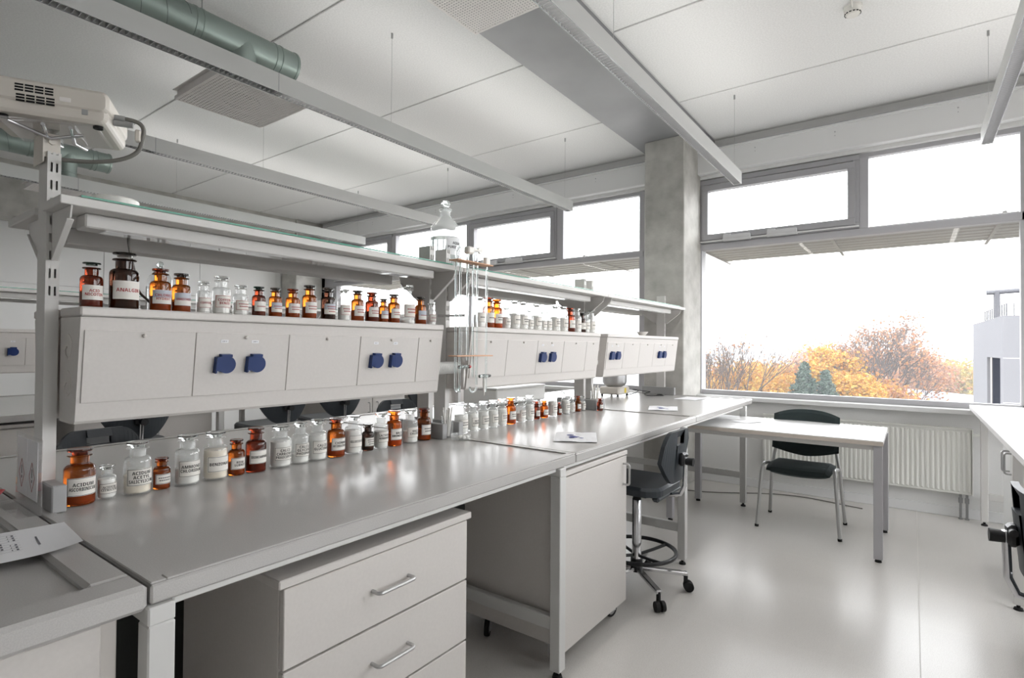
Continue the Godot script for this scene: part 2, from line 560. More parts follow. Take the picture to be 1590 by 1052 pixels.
func build_sunshade():
	for b in [[-1.95, 3.3], [-8.4, -2.3]]:
		var t = thing("sunshade", "grey horizontal louvre sunshade fixed outside above the big panes " + ("beside the table" if b[0] > -2 else "behind the benches"), "sunshade", Vector3(b[0], 2.48, -6.0))
		var w = b[1] - b[0]
		for i in 8:
			var s = Shape.new()
			s.block(Vector3(w / 2, 0.0, -0.06 - i * 0.165), Vector3(w, 0.022, 0.16), 0.006, Basis(Vector3.RIGHT, 0.04))
			put("slat", s, mats.louver_fin, t)
		var x = 0.02
		while x < w + 0.01:
			var s = Shape.new()
			s.block(Vector3(x, 0.0, -0.74), Vector3(0.03, 0.05, 1.5), 0.003)
			put("bracket", s, mats.louver_fin, t)
			x += 1.27

# ---------------------------------------------------------------- benches
const TOP := 0.9
func build_worktops():
	var cuts = [[-0.438, -2.062, "grey stoneware worktop carrying the labelled bottles beside the sink top"], [-2.066, -3.678, "grey stoneware worktop in the middle of the long bench"], [-3.682, -5.25, "grey stoneware worktop at the window end of the long bench"]]
	for c in cuts:
		var t = thing("bench_worktop", c[2], "worktop", Vector3(0, 0, 0), 0.0, "")
		var s = Shape.new()
		s.span(-2.95, -1.17, TOP - 0.038, TOP, c[0], c[1], 0.004)
		put("slab", s, mats.worktop, t)
		s = Shape.new()
		rim(s, -2.95, -1.17, c[1], c[0])
		put("raised_edge", s, mats.worktop, t)
	# the ceramic sink top next to it
	var t = thing("ceramic_sink", "grey ceramic sink worktop with raised rim in the corner beside post", "worktop")
	var s = Shape.new()
	s.span(-2.948, -1.18, TOP - 0.045, TOP - 0.012, -0.436, 1.29, 0.004)
	put("slab", s, mats.worktop, t)
	s = Shape.new()
	s.span(-2.949, -2.86, TOP - 0.02, TOP + 0.004, -0.434, 1.3, 0.006)
	s.span(-1.25, -1.169, TOP - 0.046, TOP + 0.004, -0.434, 1.3, 0.008)
	s.span(-2.86, -1.25, TOP - 0.02, TOP + 0.004, -0.434, -0.36, 0.008)
	put("raised_edge", s, mats.worktop, t)
func rim(s, x0, x1, z0, z1):
	for e in [[x0, x1, z0, z0 + 0.028], [x0, x1, z1 - 0.028, z1], [x0, x0 + 0.03, z0 + 0.028, z1 - 0.028], [x1 - 0.03, x1, z0 + 0.028, z1 - 0.028]]:
		s.span(e[0] + 0.001, e[1] - 0.001, TOP + 0.0001, TOP + 0.005, e[2], e[3], 0.0035)

func foot(s, x, z):
	s.rod(Vector3(x, 0, z), Vector3(x, 0.012, z), 0.022, 0.018, 12)
	s.rod(Vector3(x, 0.012, z), Vector3(x, 0.04, z), 0.008, -1, 8)
func bench_frame(z, low, label, x0 = -1.185, x1 = -2.93, xm = null, reach = null, panel = false):
	var t = thing("bench_trestle", label, "trestle")
	for x in [x0, x1] + ([] if xm == null else [xm]):
		var s = Shape.new()
		s.span(x - 0.024, x + 0.024, 0.03, TOP - 0.075, z - 0.024, z + 0.024, 0.003)
		var lg = put("leg", s, mats.frame_white, t)
		s = Shape.new()
		foot(s, x, z)
		put("foot", s, mats.rubber, lg)
	var s = Shape.new()
	s.span(x1 - 0.024, x0 + 0.024, TOP - 0.075, TOP - 0.04, z - 0.024, z + 0.024, 0.003)
	put("top_rail", s, mats.frame_white, t)
	s = Shape.new()
	s.span(x1 + 0.024, x0 - 0.024, low, low + 0.055, z - 0.016, z + 0.016, 0.003)
	put("cross_rail", s, mats.frame_white, t)
	if reach != null:
		s = Shape.new()
		s.span(-1.18, -1.215, TOP - 0.054, TOP - 0.039, z - 0.026, reach, 0.003)
		put("front_rail", s, mats.frame_white, t)
	if panel:
		s = Shape.new()
		s.span(-2.05, -2.07, 0.12, TOP - 0.08, z - 0.03, reach, 0.002)
		put("back_panel", s, mats.dark_panel, t)
func build_bench_frames():
	bench_frame(-0.455, 0.2, "white steel bench frame under the joint by the sink top", -1.185, -2.93, null, -1.92, true)
	bench_frame(-1.945, 0.19, "white steel bench frame between drawer unit and door cabinet", -1.185, -2.93, null, -3.4, true)
	bench_frame(-3.43, 0.2, "white steel bench frame beside the swivel stool", -1.175, -2.93, -1.64, -4.97)
	bench_frame(-5.0, 0.24, "white steel bench frame at the window end of the long bench")

func handle_bow(s, a, b, out, r = 0.0055):
	var p = []
	for k in 5:
		var q = PI / 2 * k / 4.0
		p.append(a + out * (1.0 - 0.35 + 0.35 * sin(q)) + (b - a).normalized() * (out.length() * 0.35 * (1 - cos(q))))
	var m = []
	m.append(a)
	for x in p: m.append(x)
	for k in 5:
		var x = p[4 - k]
		m.append(b + (x - a) - 2.0 * (x - a).project((b - a).normalized()))
	m.append(b)
	s.tube(m, r, 8)
func caster(parent, at, turn = 0.0, r = 0.04, wheel = "rubber"):
	var s = Shape.new()
	s.span(-0.03, 0.03, r * 2 + 0.012, r * 2 + 0.018, -0.03, 0.03, 0.002)
	s.span(-0.018, -0.014, r * 0.8, r * 2 + 0.012, -0.02, 0.02)
	s.span(0.014, 0.018, r * 0.8, r * 2 + 0.012, -0.02, 0.02)
	s.rod(Vector3(-0.02, r, 0), Vector3(0.02, r, 0), 0.006)
	var o = put("caster", s, mats.brushed, parent)
	o.position = at; o.rotation.y = turn
	s = Shape.new()
	s.lathe([Vector2(r * 0.7, -0.011), Vector2(r * 0.95, -0.011), Vector2(r, -0.006), Vector2(r, 0.006), Vector2(r * 0.95, 0.011), Vector2(r * 0.7, 0.011)], Vector3(0, r, 0), 20, Basis(Vector3.BACK, PI / 2))
	put("tyre", s, mats[wheel], o)
	s = Shape.new()
	s.lathe([Vector2(0, -0.009), Vector2(r * 0.72, -0.009), Vector2(r * 0.72, 0.009), Vector2(0, 0.009)], Vector3(0, r, 0), 20, Basis(Vector3.BACK, PI / 2))
	put("hub", s, mats.grey_plastic, o)
func build_under_bench():
	# drawer unit
	var t = thing("drawer_unit", "light grey mobile drawer unit with bow handles under the bench", "drawer unit", Vector3(-1.2, 0, -1.06))
	var s = Shape.new()
	s.span(-0.52, -0.022, 0.1, 0.783, -0.33, 0.33, 0.002)
	put("body", s, mats.laminate, t)
	s = Shape.new()
	s.span(-0.53, 0.006, 0.784, 0.806, -0.345, 0.345, 0.003)
	put("top_plate", s, mats.laminate, t)
	for d in [[0.588, 0.78], [0.388, 0.582], [0.11, 0.382]]:
		s = Shape.new()
		s.span(-0.02, 0.0, d[0], d[1], -0.329, 0.329, 0.002)
		var f = put("drawer", s, mats.laminate, t)
		s = Shape.new()
		var hy = d[1] - 0.095
		handle_bow(s, Vector3(0, hy, 0.066), Vector3(0, hy, -0.066), Vector3(0.032, 0, 0))
		put("handle", s, mats.brushed, f)
	for q in [[-0.06, 0.28], [-0.06, -0.28], [-0.46, 0.28], [-0.46, -0.28]]:
		caster(t, Vector3(q[0], 0, q[1]), 0.3, 0.04)
	# door cabinet
	t = thing("door_cabinet", "light grey mobile cabinet with one hinged door under the bench", "cabinet", Vector3(-1.178, 0, -2.285))
	s = Shape.new()
	s.span(-0.55, -0.02, 0.1, 0.815, -0.305, 0.305, 0.002)
	put("body", s, mats.laminate, t)
	s = Shape.new()
	s.span(-0.56, 0.004, 0.816, 0.838, -0.315, 0.315, 0.003)
	put("top_plate", s, mats.laminate, t)
	s = Shape.new()
	s.span(-0.018, 0.0, 0.08, 0.81, -0.312, 0.312, 0.002)
	var door = put("door", s, mats.laminate, t)
	s = Shape.new()
	handle_bow(s, Vector3(0, 0.775, -0.272), Vector3(0, 0.672, -0.272), Vector3(0.034, 0, 0))
	put("handle", s, mats.brushed, door)
	for y in [0.73, 0.17]:
		s = Shape.new()
		s.span(-0.03, 0.004, y - 0.022, y + 0.022, 0.307, 0.322, 0.002)
		put("hinge", s, mats.brushed, t)
	for q in [[-0.08, 0.26], [-0.06, -0.26], [-0.44, 0.26], [-0.46, -0.26]]:
		caster(t, Vector3(q[0], 0, q[1]), 0.5 if q[1] > 0 else -0.2, 0.04)
	# sink base cabinet
	t = thing("sink_cabinet", "beige double-door base cabinet under the ceramic sink top", "cabinet", Vector3(-1.2, 0, 0.15))
	s = Shape.new()
	s.span(-0.6, -0.02, 0.1, TOP - 0.047, -0.55, 0.6, 0.002)
	put("body", s, mats.laminate_edge, t)
	s = Shape.new()
	s.span(-0.55, -0.06, 0.0, 0.1, -0.54, 0.59)
	put("plinth", s, mats.dark_panel, t)
	for d in [[-0.52, -0.262], [-0.256, 0.0], [0.006, 0.3], [0.306, 0.6]]:
		s = Shape.new()
		s.span(-0.018, 0.0, 0.11, TOP - 0.055, d[0], d[1], 0.003)
		put("door", s, mats.laminate, t)

# ---------------------------------------------------------------- racks on the bench
func post(parent, x, z, y1, foot_block = true):   # a hollow slotted upright, 80 x 30 mm, slots on the two broad-on faces
	var s = Shape.new()
	var hx = 0.04
	var hz = 0.0155
	s.span(x - hx, x + hx, TOP, y1, z + hz - 0.002, z + hz)
	s.span(x - hx, x + hx, TOP, y1, z - hz, z - hz + 0.002)
	for sx in [-1.0, 1.0]:
		var xa = x + sx * hx
		var xb = x + sx * (hx - 0.002)
		s.span(xa, xb, TOP, 1.47, z - hz + 0.002, z + hz - 0.002)
		for e in [[-hz + 0.002, -0.0085], [-0.0035, 0.0035], [0.0085, hz - 0.002]]:
			s.span(xa, xb, 1.47, y1, z + e[0], z + e[1])
		var y = 1.47
		while y < y1 - 0.01:
			for e in [[-0.0085, -0.0035], [0.0035, 0.0085]]:
				s.span(xa, xb, y, minf(y + 0.024, y1), z + e[0], z + e[1])
			y += 0.05
	s.span(x - 0.001, x + 0.001, 1.47, y1, z - hz + 0.002, z + hz - 0.002)
	var o = put("post", s, mats.powder_grey, parent)
	s = Shape.new()
	s.span(x - hx + 0.003, x + hx - 0.003, y1 - 0.004, y1 - 0.002, z - hz + 0.002, z + hz - 0.002)
	put("post_cap", s, mats.powder_grey, o)
	if foot_block:
		s = Shape.new()
		s.span(x - 0.19, x + 0.14, TOP + 0.001, TOP + 0.075, z - 0.0165, z + 0.0165, 0.003)
		put("post_foot", s, mats.grey_plastic, o)
func shelf_bracket(parent, x, z, y):
	for sx in [-1.0, 1.0]:
		var s = Shape.new()
		var poly = [Vector2(0.04, -0.13), Vector2(0.055, -0.135), Vector2(0.19, -0.03), Vector2(0.2, 0.0), Vector2(0.04, 0.0)]
		var p2 = []
		for p in poly: p2.append(Vector2(p.x * sx, p.y))
		s.slab(p2, 0.004, Transform3D(Basis(), Vector3(x, y, z - 0.002)))
		s.block(Vector3(x + sx * 0.122, y - 0.085, z), Vector3(0.165, 0.004, 0.016), 0.001, Basis(Vector3.BACK, sx * 0.65))
		put("bracket", s, mats.powder_grey, parent)
func build_racks(xc, zoff, label_tail, sections, simple = false):
	var words = ["nearest the sink top", "over the middle worktop", "at the window end"]
	for i in sections.size():
		var q = sections[i]
		var t = thing("reagent_rack", "white slotted-post rack with long shelf %s%s" % [words[i], label_tail], "rack", Vector3(0, 0, zoff))
		var first = i == 0
		post(t, xc, q[0], 1.9 if first and not simple else 1.865)
		post(t, xc, q[1], 1.865)
		var s = Shape.new()
		s.span(xc + 0.042, xc + 0.2, 1.728, 1.752, q[2], q[3], 0.002)
		s.span(xc - 0.33, xc - 0.042, 1.728, 1.752, q[2], q[3], 0.002)
		s.span(xc - 0.042, xc + 0.042, 1.728, 1.752, q[0] - 0.02, q[1] + 0.02, 0.0)
		put("shelf_board", s, mats.powder_grey, t)
		s = Shape.new()
		s.span(xc + 0.045, xc + 0.198, 1.753, 1.759, q[0] - 0.02, q[1] + 0.02)
		s.span(xc - 0.32, xc - 0.045, 1.753, 1.759, q[0] - 0.02, q[1] + 0.02)
		var g = put("glass_plate", s, mats.plate_glass, t)
		s = Shape.new()
		s.span(xc + 0.198, xc + 0.2, 1.7535, 1.7585, q[0] - 0.02, q[1] + 0.02)
		put("glass_edge", s, mats.plate_edge, g)
		for z in [q[0], q[1]]: shelf_bracket(t, xc, z, 1.727)
		s = Shape.new()
		s.span(xc + 0.045, xc + 0.125, 1.687, 1.727, q[0] - 0.05, q[1] + 0.07, 0.004)
		var la = put("shelf_lamp", s, mats.powder_grey, t)
		s = Shape.new()
		s.span(xc + 0.055, xc + 0.115, 1.683, 1.687, q[0] - 0.1, q[1] + 0.12, 0.001)
		put("diffuser", s, mats.acrylic, la)
		s = Shape.new()
		s.span(xc - 0.25, xc - 0.16, 1.675, 1.727, q[0] - 0.08, q[1] + 0.08, 0.004)
		put("cable_duct", s, mats.powder_grey, t)

func socket_cover(parent, place):
	var p = []
	for k in 13:
		var a = PI * (-0.42 + 1.0 * k / 12.0)
		p.append(Vector2(cos(a), sin(a)) * 0.027)
	p.append_array([Vector2(-0.012, 0.034), Vector2(-0.026, 0.034)])
	p = []
	for k in 15:
		var a = -PI * 0.75 + PI * 1.1 * k / 14.0
		p.append(Vector2(0.004 + cos(a) * 0.028, sin(a) * 0.028))
	p.append_array([Vector2(0.02, 0.024), Vector2(0.02, 0.033), Vector2(-0.014, 0.033), Vector2(-0.014, 0.026), Vector2(-0.028, 0.024), Vector2(-0.03, -0.028)])
	var s = Shape.new()
	s.slab(p, 0.02, place, 0.003)
	var o = put("socket_cover", s, mats.blue, parent)
	s = Shape.new()
	s.rod(place * Vector3(-0.024, -0.022, 0.018), place * Vector3(-0.024, -0.022, 0.0212), 0.0022, -1, 8)
	put("screw", s, mats.brushed, o)
func power_cabinet(xc, z0, z1, doors, sockets, label, both = false):
	var t = thing("power_cabinet", label, "cabinet")
	var yb = 1.14
	var yt = 1.432
	var s = Shape.new()
	var w = 0.215
	for e in [1.0, -1.0]:     # one body on either side of the posts
		s = Shape.new()
		var prof = []
		for q in [Vector2(0.043, yb), Vector2(w - 0.045, yb), Vector2(w - 0.038, yb + 0.008), Vector2(w - 0.004, yt - 0.004), Vector2(w - 0.006, yt), Vector2(0.043, yt)]: prof.append(Vector2(q.x * e, q.y))
		s.slab(prof, absf(z1 - z0), Transform3D(Basis(), Vector3(xc, 0, z1)))
		put("body", s, mats.laminate, t)
		s = Shape.new()
		s.span(xc + e * 0.042, xc + e * (w + 0.002), yt + 0.0015, yt + 0.027, z1 - 0.002, z0 + 0.002, 0.004)
		put("lid", s, mats.laminate, t)
	for y in [1.25, 1.35]:
		for zz in [[z0, 1.0], [z1, -1.0]]:
			s = Shape.new()
			s.lathe([Vector2(0, 0), Vector2(0.037, 0), Vector2(0.036, 0.002), Vector2(0, 0.002)], Vector3(xc + 0.11, y, zz[0]), 24, Basis(Vector3.RIGHT, PI / 2 * zz[1]))
			s.tube([Vector3(xc + 0.12, y - 0.03, zz[0] + zz[1] * 0.002), Vector3(xc + 0.105, y - 0.022, zz[0] + zz[1] * 0.003), Vector3(xc + 0.1, y - 0.008, zz[0] + zz[1] * 0.003), Vector3(xc + 0.112, y, zz[0] + zz[1] * 0.003)], 0.0016, 5)
			put("knockout", s, mats.laminate_edge, t)
	for side in ([1.0, -1.0] if both else [1.0]):
		var top_ = Vector3(xc + side * (w - 0.004), yt - 0.004, 0)
		var low_ = Vector3(xc + side * (w - 0.038), yb + 0.008, 0)
		var up = (top_ - low_).normalized()
		var right = Vector3(0, 0, -side)
		var out = right.cross(up).normalized()
		var len_ = (top_ - low_).length()
		var h0 = 0.05
		var h1 = len_ - 0.032
		for k in doors.size() - 1:
			var za = doors[k]
			var zb = doors[k + 1]
			var mid = low_ + up * ((h0 + h1) / 2) + Vector3(0, 0, (za + zb) / 2)
			s = Shape.new()
			s.slab([Vector2(-absf(zb - za) / 2 + 0.0015, -(h1 - h0) / 2), Vector2(absf(zb - za) / 2 - 0.0015, -(h1 - h0) / 2), Vector2(absf(zb - za) / 2 - 0.0015, (h1 - h0) / 2), Vector2(-absf(zb - za) / 2 + 0.0015, (h1 - h0) / 2)], 0.004, Transform3D(Basis(right, up, out), mid), 0.001)
			var d = put("door", s, mats.laminate, t)
			s = Shape.new()
			s.lathe([Vector2(0.005, 0), Vector2(0.006, 0.004), Vector2(0.004, 0.008), Vector2(0, 0.009)], mid + up * ((h1 - h0) / 2 - 0.012) + out * 0.004, 12, Basis(right, out, right.cross(out)))
			put("knob", s, mats.laminate_edge, d)
			for z in sockets:
				if z < za and z > zb:
					var at = low_ + up * (h0 + (h1 - h0) * 0.5) + Vector3(0, 0, z) + out * 0.004
					socket_cover(d, Transform3D(Basis(right, up, out), at))
					s = Shape.new()
					s.slab([Vector2(-0.012, -0.005), Vector2(0.012, -0.005), Vector2(0.012, 0.005), Vector2(-0.012, 0.005)], 0.0006, Transform3D(Basis(right, up, out), at + up * 0.074))
					var lb = put("sticker", s, mats.paper, d)
					s = Shape.new()
					write_flat(s, "230 V", Transform3D(Basis(right, up, out), at + up * 0.074 + out * 0.0008), 0.0045)
					put("lettering", s, mats.print_grey, lb)
	return t
func build_cabinets():
	power_cabinet(-2.0, -0.492, -1.885, [-0.5, -0.784, -1.098, -1.41, -1.73, -1.877], [-0.872, -0.974, -1.49, -1.595], "light grey slanted power cabinet with four blue sockets above the labelled bottles")
	power_cabinet(-2.0, -2.09, -3.49, [-2.1, -2.4, -2.7, -3.0, -3.3, -3.48], [-2.754, -2.864], "light grey slanted power cabinet with two blue sockets above the middle worktop")
	power_cabinet(-2.0, -3.605, -5.08, [-3.615, -3.9, -4.2, -4.5, -4.8, -5.07], [-3.693, -3.793, -4.632, -4.74], "white slanted power cabinet carrying a bowl at the window end")
	for e in [[-1.887, -2.086, "white corrugated hose joining the first two power cabinets"], [-3.492, -3.6, "white corrugated hose joining the last two power cabinets"]]:
		var s = Shape.new()
		var prof = []
		var l = e[0] - e[1]
		var k = int(l / 0.012)
		for i in k + 1:
			prof.append(Vector2(0.031, l * i / k))
			if i < k: prof.append(Vector2(0.027, l * (i + 0.5) / k))
		s.lathe(prof, Vector3(-1.89, 1.25, e[0]), 20, Basis(Vector3.RIGHT, -PI / 2))
		single("corrugated_hose", s, mats.beige_plastic if false else mats.powder_white, e[2], "hose")

# ---------------------------------------------------------------- bottles
# each: z, radius, top, kind, how full, what its label says (lines split by /; *n is n lines too small to read)
const LOW := [
	[-0.535, 0.0373, 1.059, "A", 0.35, "ACIDUM/ASCORBINICUM"], [-0.601, 0.0243, 0.999, "C", 0.9, "ACIDUM/CITRICUM"], [-0.68, 0.0369, 1.059, "C", 0.5, "ACIDUM/ACETYL/SALICYLICUM"], [-0.748, 0.0247, 0.998, "A", 0.8, "*2"], [-0.824, 0.0365, 1.061, "C", 0.45, "AMMONII/CHLORIDUM"], [-0.914, 0.0379, 1.06, "C", 0.95, "BENZONAT"], [-0.986, 0.0269, 1.025, "A", 0.5, "BISM/SUBNIT"], [-1.057, 0.0346, 1.059, "R", 0.5, "BROMCAMPHORA"], [-1.153, 0.0376, 1.055, "C", 0.9, "CALCII/CARBONAS/PRAECIPITAT"], [-1.235, 0.0328, 1.059, "C", 0.3, "CALCII/GLYCERO/PHOSPHAS"], [-1.312, 0.0354, 1.061, "C", 0.9, "CALCII/GLUCONAS"], [-1.4, 0.0356, 1.057, "A", 0.5, "CHININI/HYDROCHLOR"], [-1.485, 0.0361, 1.059, "C", 0.9, "GLUCOSUM"], [-1.564, 0.0256, 1.016, "D", 0.5, "*3"], [-1.637, 0.0324, 1.057, "C", 0.7, "LACTOSUM/MONOHYDRIC"], [-1.714, 0.0348, 1.061, "O", 0.5, "KALII/BROMIDUM"], [-1.814, 0.0362, 1.055, "C", 0.5, "KALII/CHLORID"], [-1.906, 0.0327, 1.055, "A", 0.5, "*2"], [-2.177, 0.0373, 1.053, "C", 0.9, "*2"], [-2.275, 0.0297, 1.049, "C", 0.9, "NATR/CARBON"], [-2.363, 0.0269, 1.054, "C", 0.9, "*2"], [-2.45, 0.0275, 1.053, "C", 0.9, "*2"], [-2.534, 0.0281, 1.054, "C", 0.9, "*2"], [-2.621, 0.0297, 1.056, "O", 0.5, "*2"], [-2.724, 0.0306, 1.051, "C", 0.5, "*2"], [-2.816, 0.0257, 1.056, "C", 0.9, "*2"], [-2.897, 0.0194, 1.014, "R", 0.5, "*2"], [-2.986, 0.0292, 1.011, "O", 0.5, "*1"], [-3.088, 0.0281, 1.057, "C", 0.9, "*2"], [-3.173, 0.0158, 0.986, "R", 0.5, "*1"], [-3.255, 0.0282, 1.051, "C", 0.9, "*2"], [-3.347, 0.0202, 1.007, "C", 0.9, "*2"], [-3.429, 0.0205, 1.01, "A", 0.5, "*1"], [-3.5, 0.0139, 1.005, "C", 0.9, "*1"], [-3.575, 0.0223, 0.991, "R", 0.5, "*1"]
]
const UP := [
	[-0.549, 0.0275, 1.592, "G", 0.5, "ACID/NICOTIN"], [-0.63, 0.0376, 1.631, "D", 0.5, "ANALGIN"], [-0.728, 0.029, 1.595, "A", 0.5, "CHLORAL/HYDRAT"], [-0.789, 0.0269, 1.587, "E", 0.35, "ANAESTHESIN"], [-0.858, 0.0206, 1.569, "C", 0.5, "COFFEIN"], [-0.916, 0.0282, 1.592, "C", 0.5, "COFFEIN/BENZO"], [-0.983, 0.0246, 1.568, "C", 0.6, "*2"], [-1.049, 0.0228, 1.569, "G", 0.5, "*1"], [-1.113, 0.0231, 1.57, "E", 0.5, "*2"], [-1.183, 0.0257, 1.572, "A", 0.5, "*2"], [-1.255, 0.0273, 1.593, "E", 0.5, "*2"], [-1.34, 0.0284, 1.591, "D", 0.5, "*3"], [-1.416, 0.0256, 1.592, "C", 0.6, "*2"], [-1.485, 0.0264, 1.593, "E", 0.5, "*2"], [-1.562, 0.0287, 1.591, "R", 0.5, "*2"], [-1.627, 0.021, 1.568, "E", 0.5, "*1"], [-1.687, 0.0273, 1.593, "E", 0.5, "*2"], [-1.769, 0.0341, 1.642, "C", 0.1, "*2"], [-1.856, 0.0266, 1.594, "E", 0.5, "*1"], [-1.927, 0.0235, 1.568, "C", 0.6, "*1"], [-2.298, 0.0264, 1.628, "C", 0.6, "*1"], [-2.376, 0.0233, 1.631, "A", 0.5, "*1"], [-2.452, 0.0275, 1.626, "O", 0.5, "*2"], [-2.541, 0.0263, 1.587, "C", 0.8, "*1"], [-2.624, 0.023, 1.631, "C", 0.8, "*1"], [-2.71, 0.0274, 1.629, "C", 0.8, "*2"], [-2.783, 0.0179, 1.586, "C", 0.8, "*1"], [-2.86, 0.0273, 1.627, "C", 0.8, "*1"], [-2.938, 0.0155, 1.583, "C", 0.8, "*1"], [-2.996, 0.0157, 1.586, "C", 0.8, "*1"], [-3.081, 0.0298, 1.631, "C", 0.8, "*2"], [-3.184, 0.0239, 1.631, "C", 0.8, "*1"], [-3.279, 0.0244, 1.628, "R", 0.5, "*1"], [-3.368, 0.0248, 1.629, "C", 0.8, "*1"], [-3.443, 0.016, 1.602, "D", 0.5, "*1"], [-3.5, 0.0208, 1.614, "C", 0.8, "*1"], [-3.581, 0.0244, 1.633, "C", 0.8, "*1"]
]
# kind: glass of the body, glass of neck and stopper, contents, plain words
const KINDS := {
	"C": ["bottle_clear", "glass_clear", "powder", "clear glass"], "A": ["glass_amber", "glass_red", "powder_tan", "amber glass"], "O": ["glass_orange", "glass_orange", "powder_tan", "bright orange-amber glass"],
	"R": ["glass_red", "glass_red", "powder_tan", "dark red-brown glass"], "D": ["glass_dark", "glass_smoke", "powder_tan", "blackish brown glass"], "G": ["glass_red", "glass_green", "powder_tan", "brown glass, green-black stopper,"], "E": ["glass_amber", "glass_smoke", "powder_tan", "amber glass, dark stopper,"],
}
func bent(sh, pts, r, y, kx, ky, turn):   # flat letters laid round a cylinder; turn 0 faces +x
	for i in range(0, pts.size(), 3):
		var t = []
		var o = Vector3.ZERO
		for e in 3:
			var a = turn + pts[i + e].x * kx / r
			t.append(Vector3(cos(a) * r, y + pts[i + e].y * ky, -sin(a) * r))
			o += Vector3(cos(a), 0, -sin(a))
		sh.flat(t[0], t[1], t[2], o)
func band(sh, r, a0, a1, y0, y1, seg = 10):
	for k in seg:
		var b0 = lerpf(a0, a1, float(k) / seg)
		var b1 = lerpf(a0, a1, float(k + 1) / seg)
		var d0 = Vector3(cos(b0), 0, -sin(b0))
		var d1 = Vector3(cos(b1), 0, -sin(b1))
		sh.smooth_quad(d0 * r + Vector3.UP * y0, d1 * r + Vector3.UP * y0, d1 * r + Vector3.UP * y1, d0 * r + Vector3.UP * y1, d0, d1, d1, d0)
func bottle(at, r, h, kind, full, text, label, group, ink, two_tone = false, border = true, label_high = [0.2, 0.52], turn = 0.0, lift = 0.0):
	var K = KINDS[kind]
	var t = thing("reagent_bottle", label, "bottle", at, 0.0, group)
	var nr = r * 0.6
	var hb = h * 0.62      # shoulder begins
	var hn = h * 0.72      # neck begins
	var hl = h * 0.875     # lip
	var s = Shape.new()
	var prof = [Vector2(0, 0.002), Vector2(r * 0.8, 0.0), Vector2(r * 0.95, 0.0012), Vector2(r, 0.005), Vector2(r, hb)]
	for k in range(1, 6):
		var a = PI / 2 * k / 5.0
		prof.append(Vector2(nr + (r - nr) * cos(a), hb + (hn - hb) * sin(a)))
	prof.append_array([Vector2(nr, hl - h * 0.02), Vector2(nr * 1.3, hl - h * 0.012), Vector2(nr * 1.38, hl), Vector2(nr * 1.3, hl + h * 0.015), Vector2(nr * 0.85, hl + h * 0.015), Vector2(0, hl + h * 0.012)])
	s.lathe(prof, Vector3.ZERO, 28)
	if K[0] == "bottle_clear":     # a wall with an inner face
		var inner = []
		for q in prof:
			if q.y < hl - h * 0.015: inner.append(Vector2(maxf(q.x - 0.0016, 0.0), q.y + (0.003 if q.y < 0.004 else 0.0)))
		s.lathe(inner, Vector3.ZERO, 28)
	put("glass_body", s, mats[K[0]], t)
	s = Shape.new()
	var y0 = hl + h * 0.017 + lift
	var y1 = h
	s.lathe([Vector2(0, y0), Vector2(nr * 0.82, y0), Vector2(nr * 0.86, y0 + (y1 - y0) * 0.45), Vector2(nr * 1.3, y0 + (y1 - y0) * 0.55), Vector2(nr * 1.36, y0 + (y1 - y0) * 0.75), Vector2(nr * 1.3, y1), Vector2(nr * 1.0, y1 - 0.0008), Vector2(0, y1 - 0.001)], Vector3.ZERO, 24)
	put("stopper", s, mats[K[1]], t)
	if full > 0.0:
		s = Shape.new()
		var g = 0.0022
		var fh = 0.006 + (hn - 0.012) * full
		var pr = [Vector2(0, 0.005), Vector2(r - 0.006, 0.005), Vector2(r - g, 0.009)]
		if fh <= hb: pr.append(Vector2(r - g, fh))
		else:
			pr.append(Vector2(r - g, hb))
			for k in range(1, 5):
				var a = PI / 2 * k / 5.0
				if hb + (hn - hb) * sin(a) < fh: pr.append(Vector2(nr + (r - nr) * cos(a) - g, hb + (hn - hb) * sin(a) - 0.001))
		pr.append(Vector2(pr[-1].x * 0.55, pr[-1].y + 0.002))
		pr.append(Vector2(0, pr[-1].y + 0.001))
		s.lathe(pr, Vector3.ZERO, 24)
		put("contents", s, mats[K[2]], t)
	# paper label
	var la = 1.12
	var ly0 = h * label_high[0]
	var ly1 = h * label_high[1]
	s = Shape.new()
	band(s, r + 0.0004, turn - la, turn + la, ly0, ly1, 14)
	var lab = put("paper_label", s, mats.label_grey if two_tone else mats.label_paper, t)
	if two_tone:
		s = Shape.new()
		band(s, r + 0.0006, turn - la, turn + la, ly0 + 0.0008, ly0 + (ly1 - ly0) * 0.45, 12)
		put("paper_strip", s, mats.label_paper, lab)
	s = Shape.new()
	var rr = r + 0.0009
	var wide = 2.0 * la * r * 0.86
	if border:
		var b = 0.0011
		band(s, rr, turn - la * 0.93, turn + la * 0.93, ly1 - b * 2, ly1 - b, 12)
		band(s, rr, turn - la * 0.93, turn + la * 0.93, ly0 + b, ly0 + b * 2, 12)
		band(s, rr, turn - la * 0.93, turn - la * 0.93 + b / r, ly0 + b, ly1 - b, 1)
		band(s, rr, turn + la * 0.93 - b / r, turn + la * 0.93, ly0 + b, ly1 - b, 1)
	var lh = ly1 - ly0
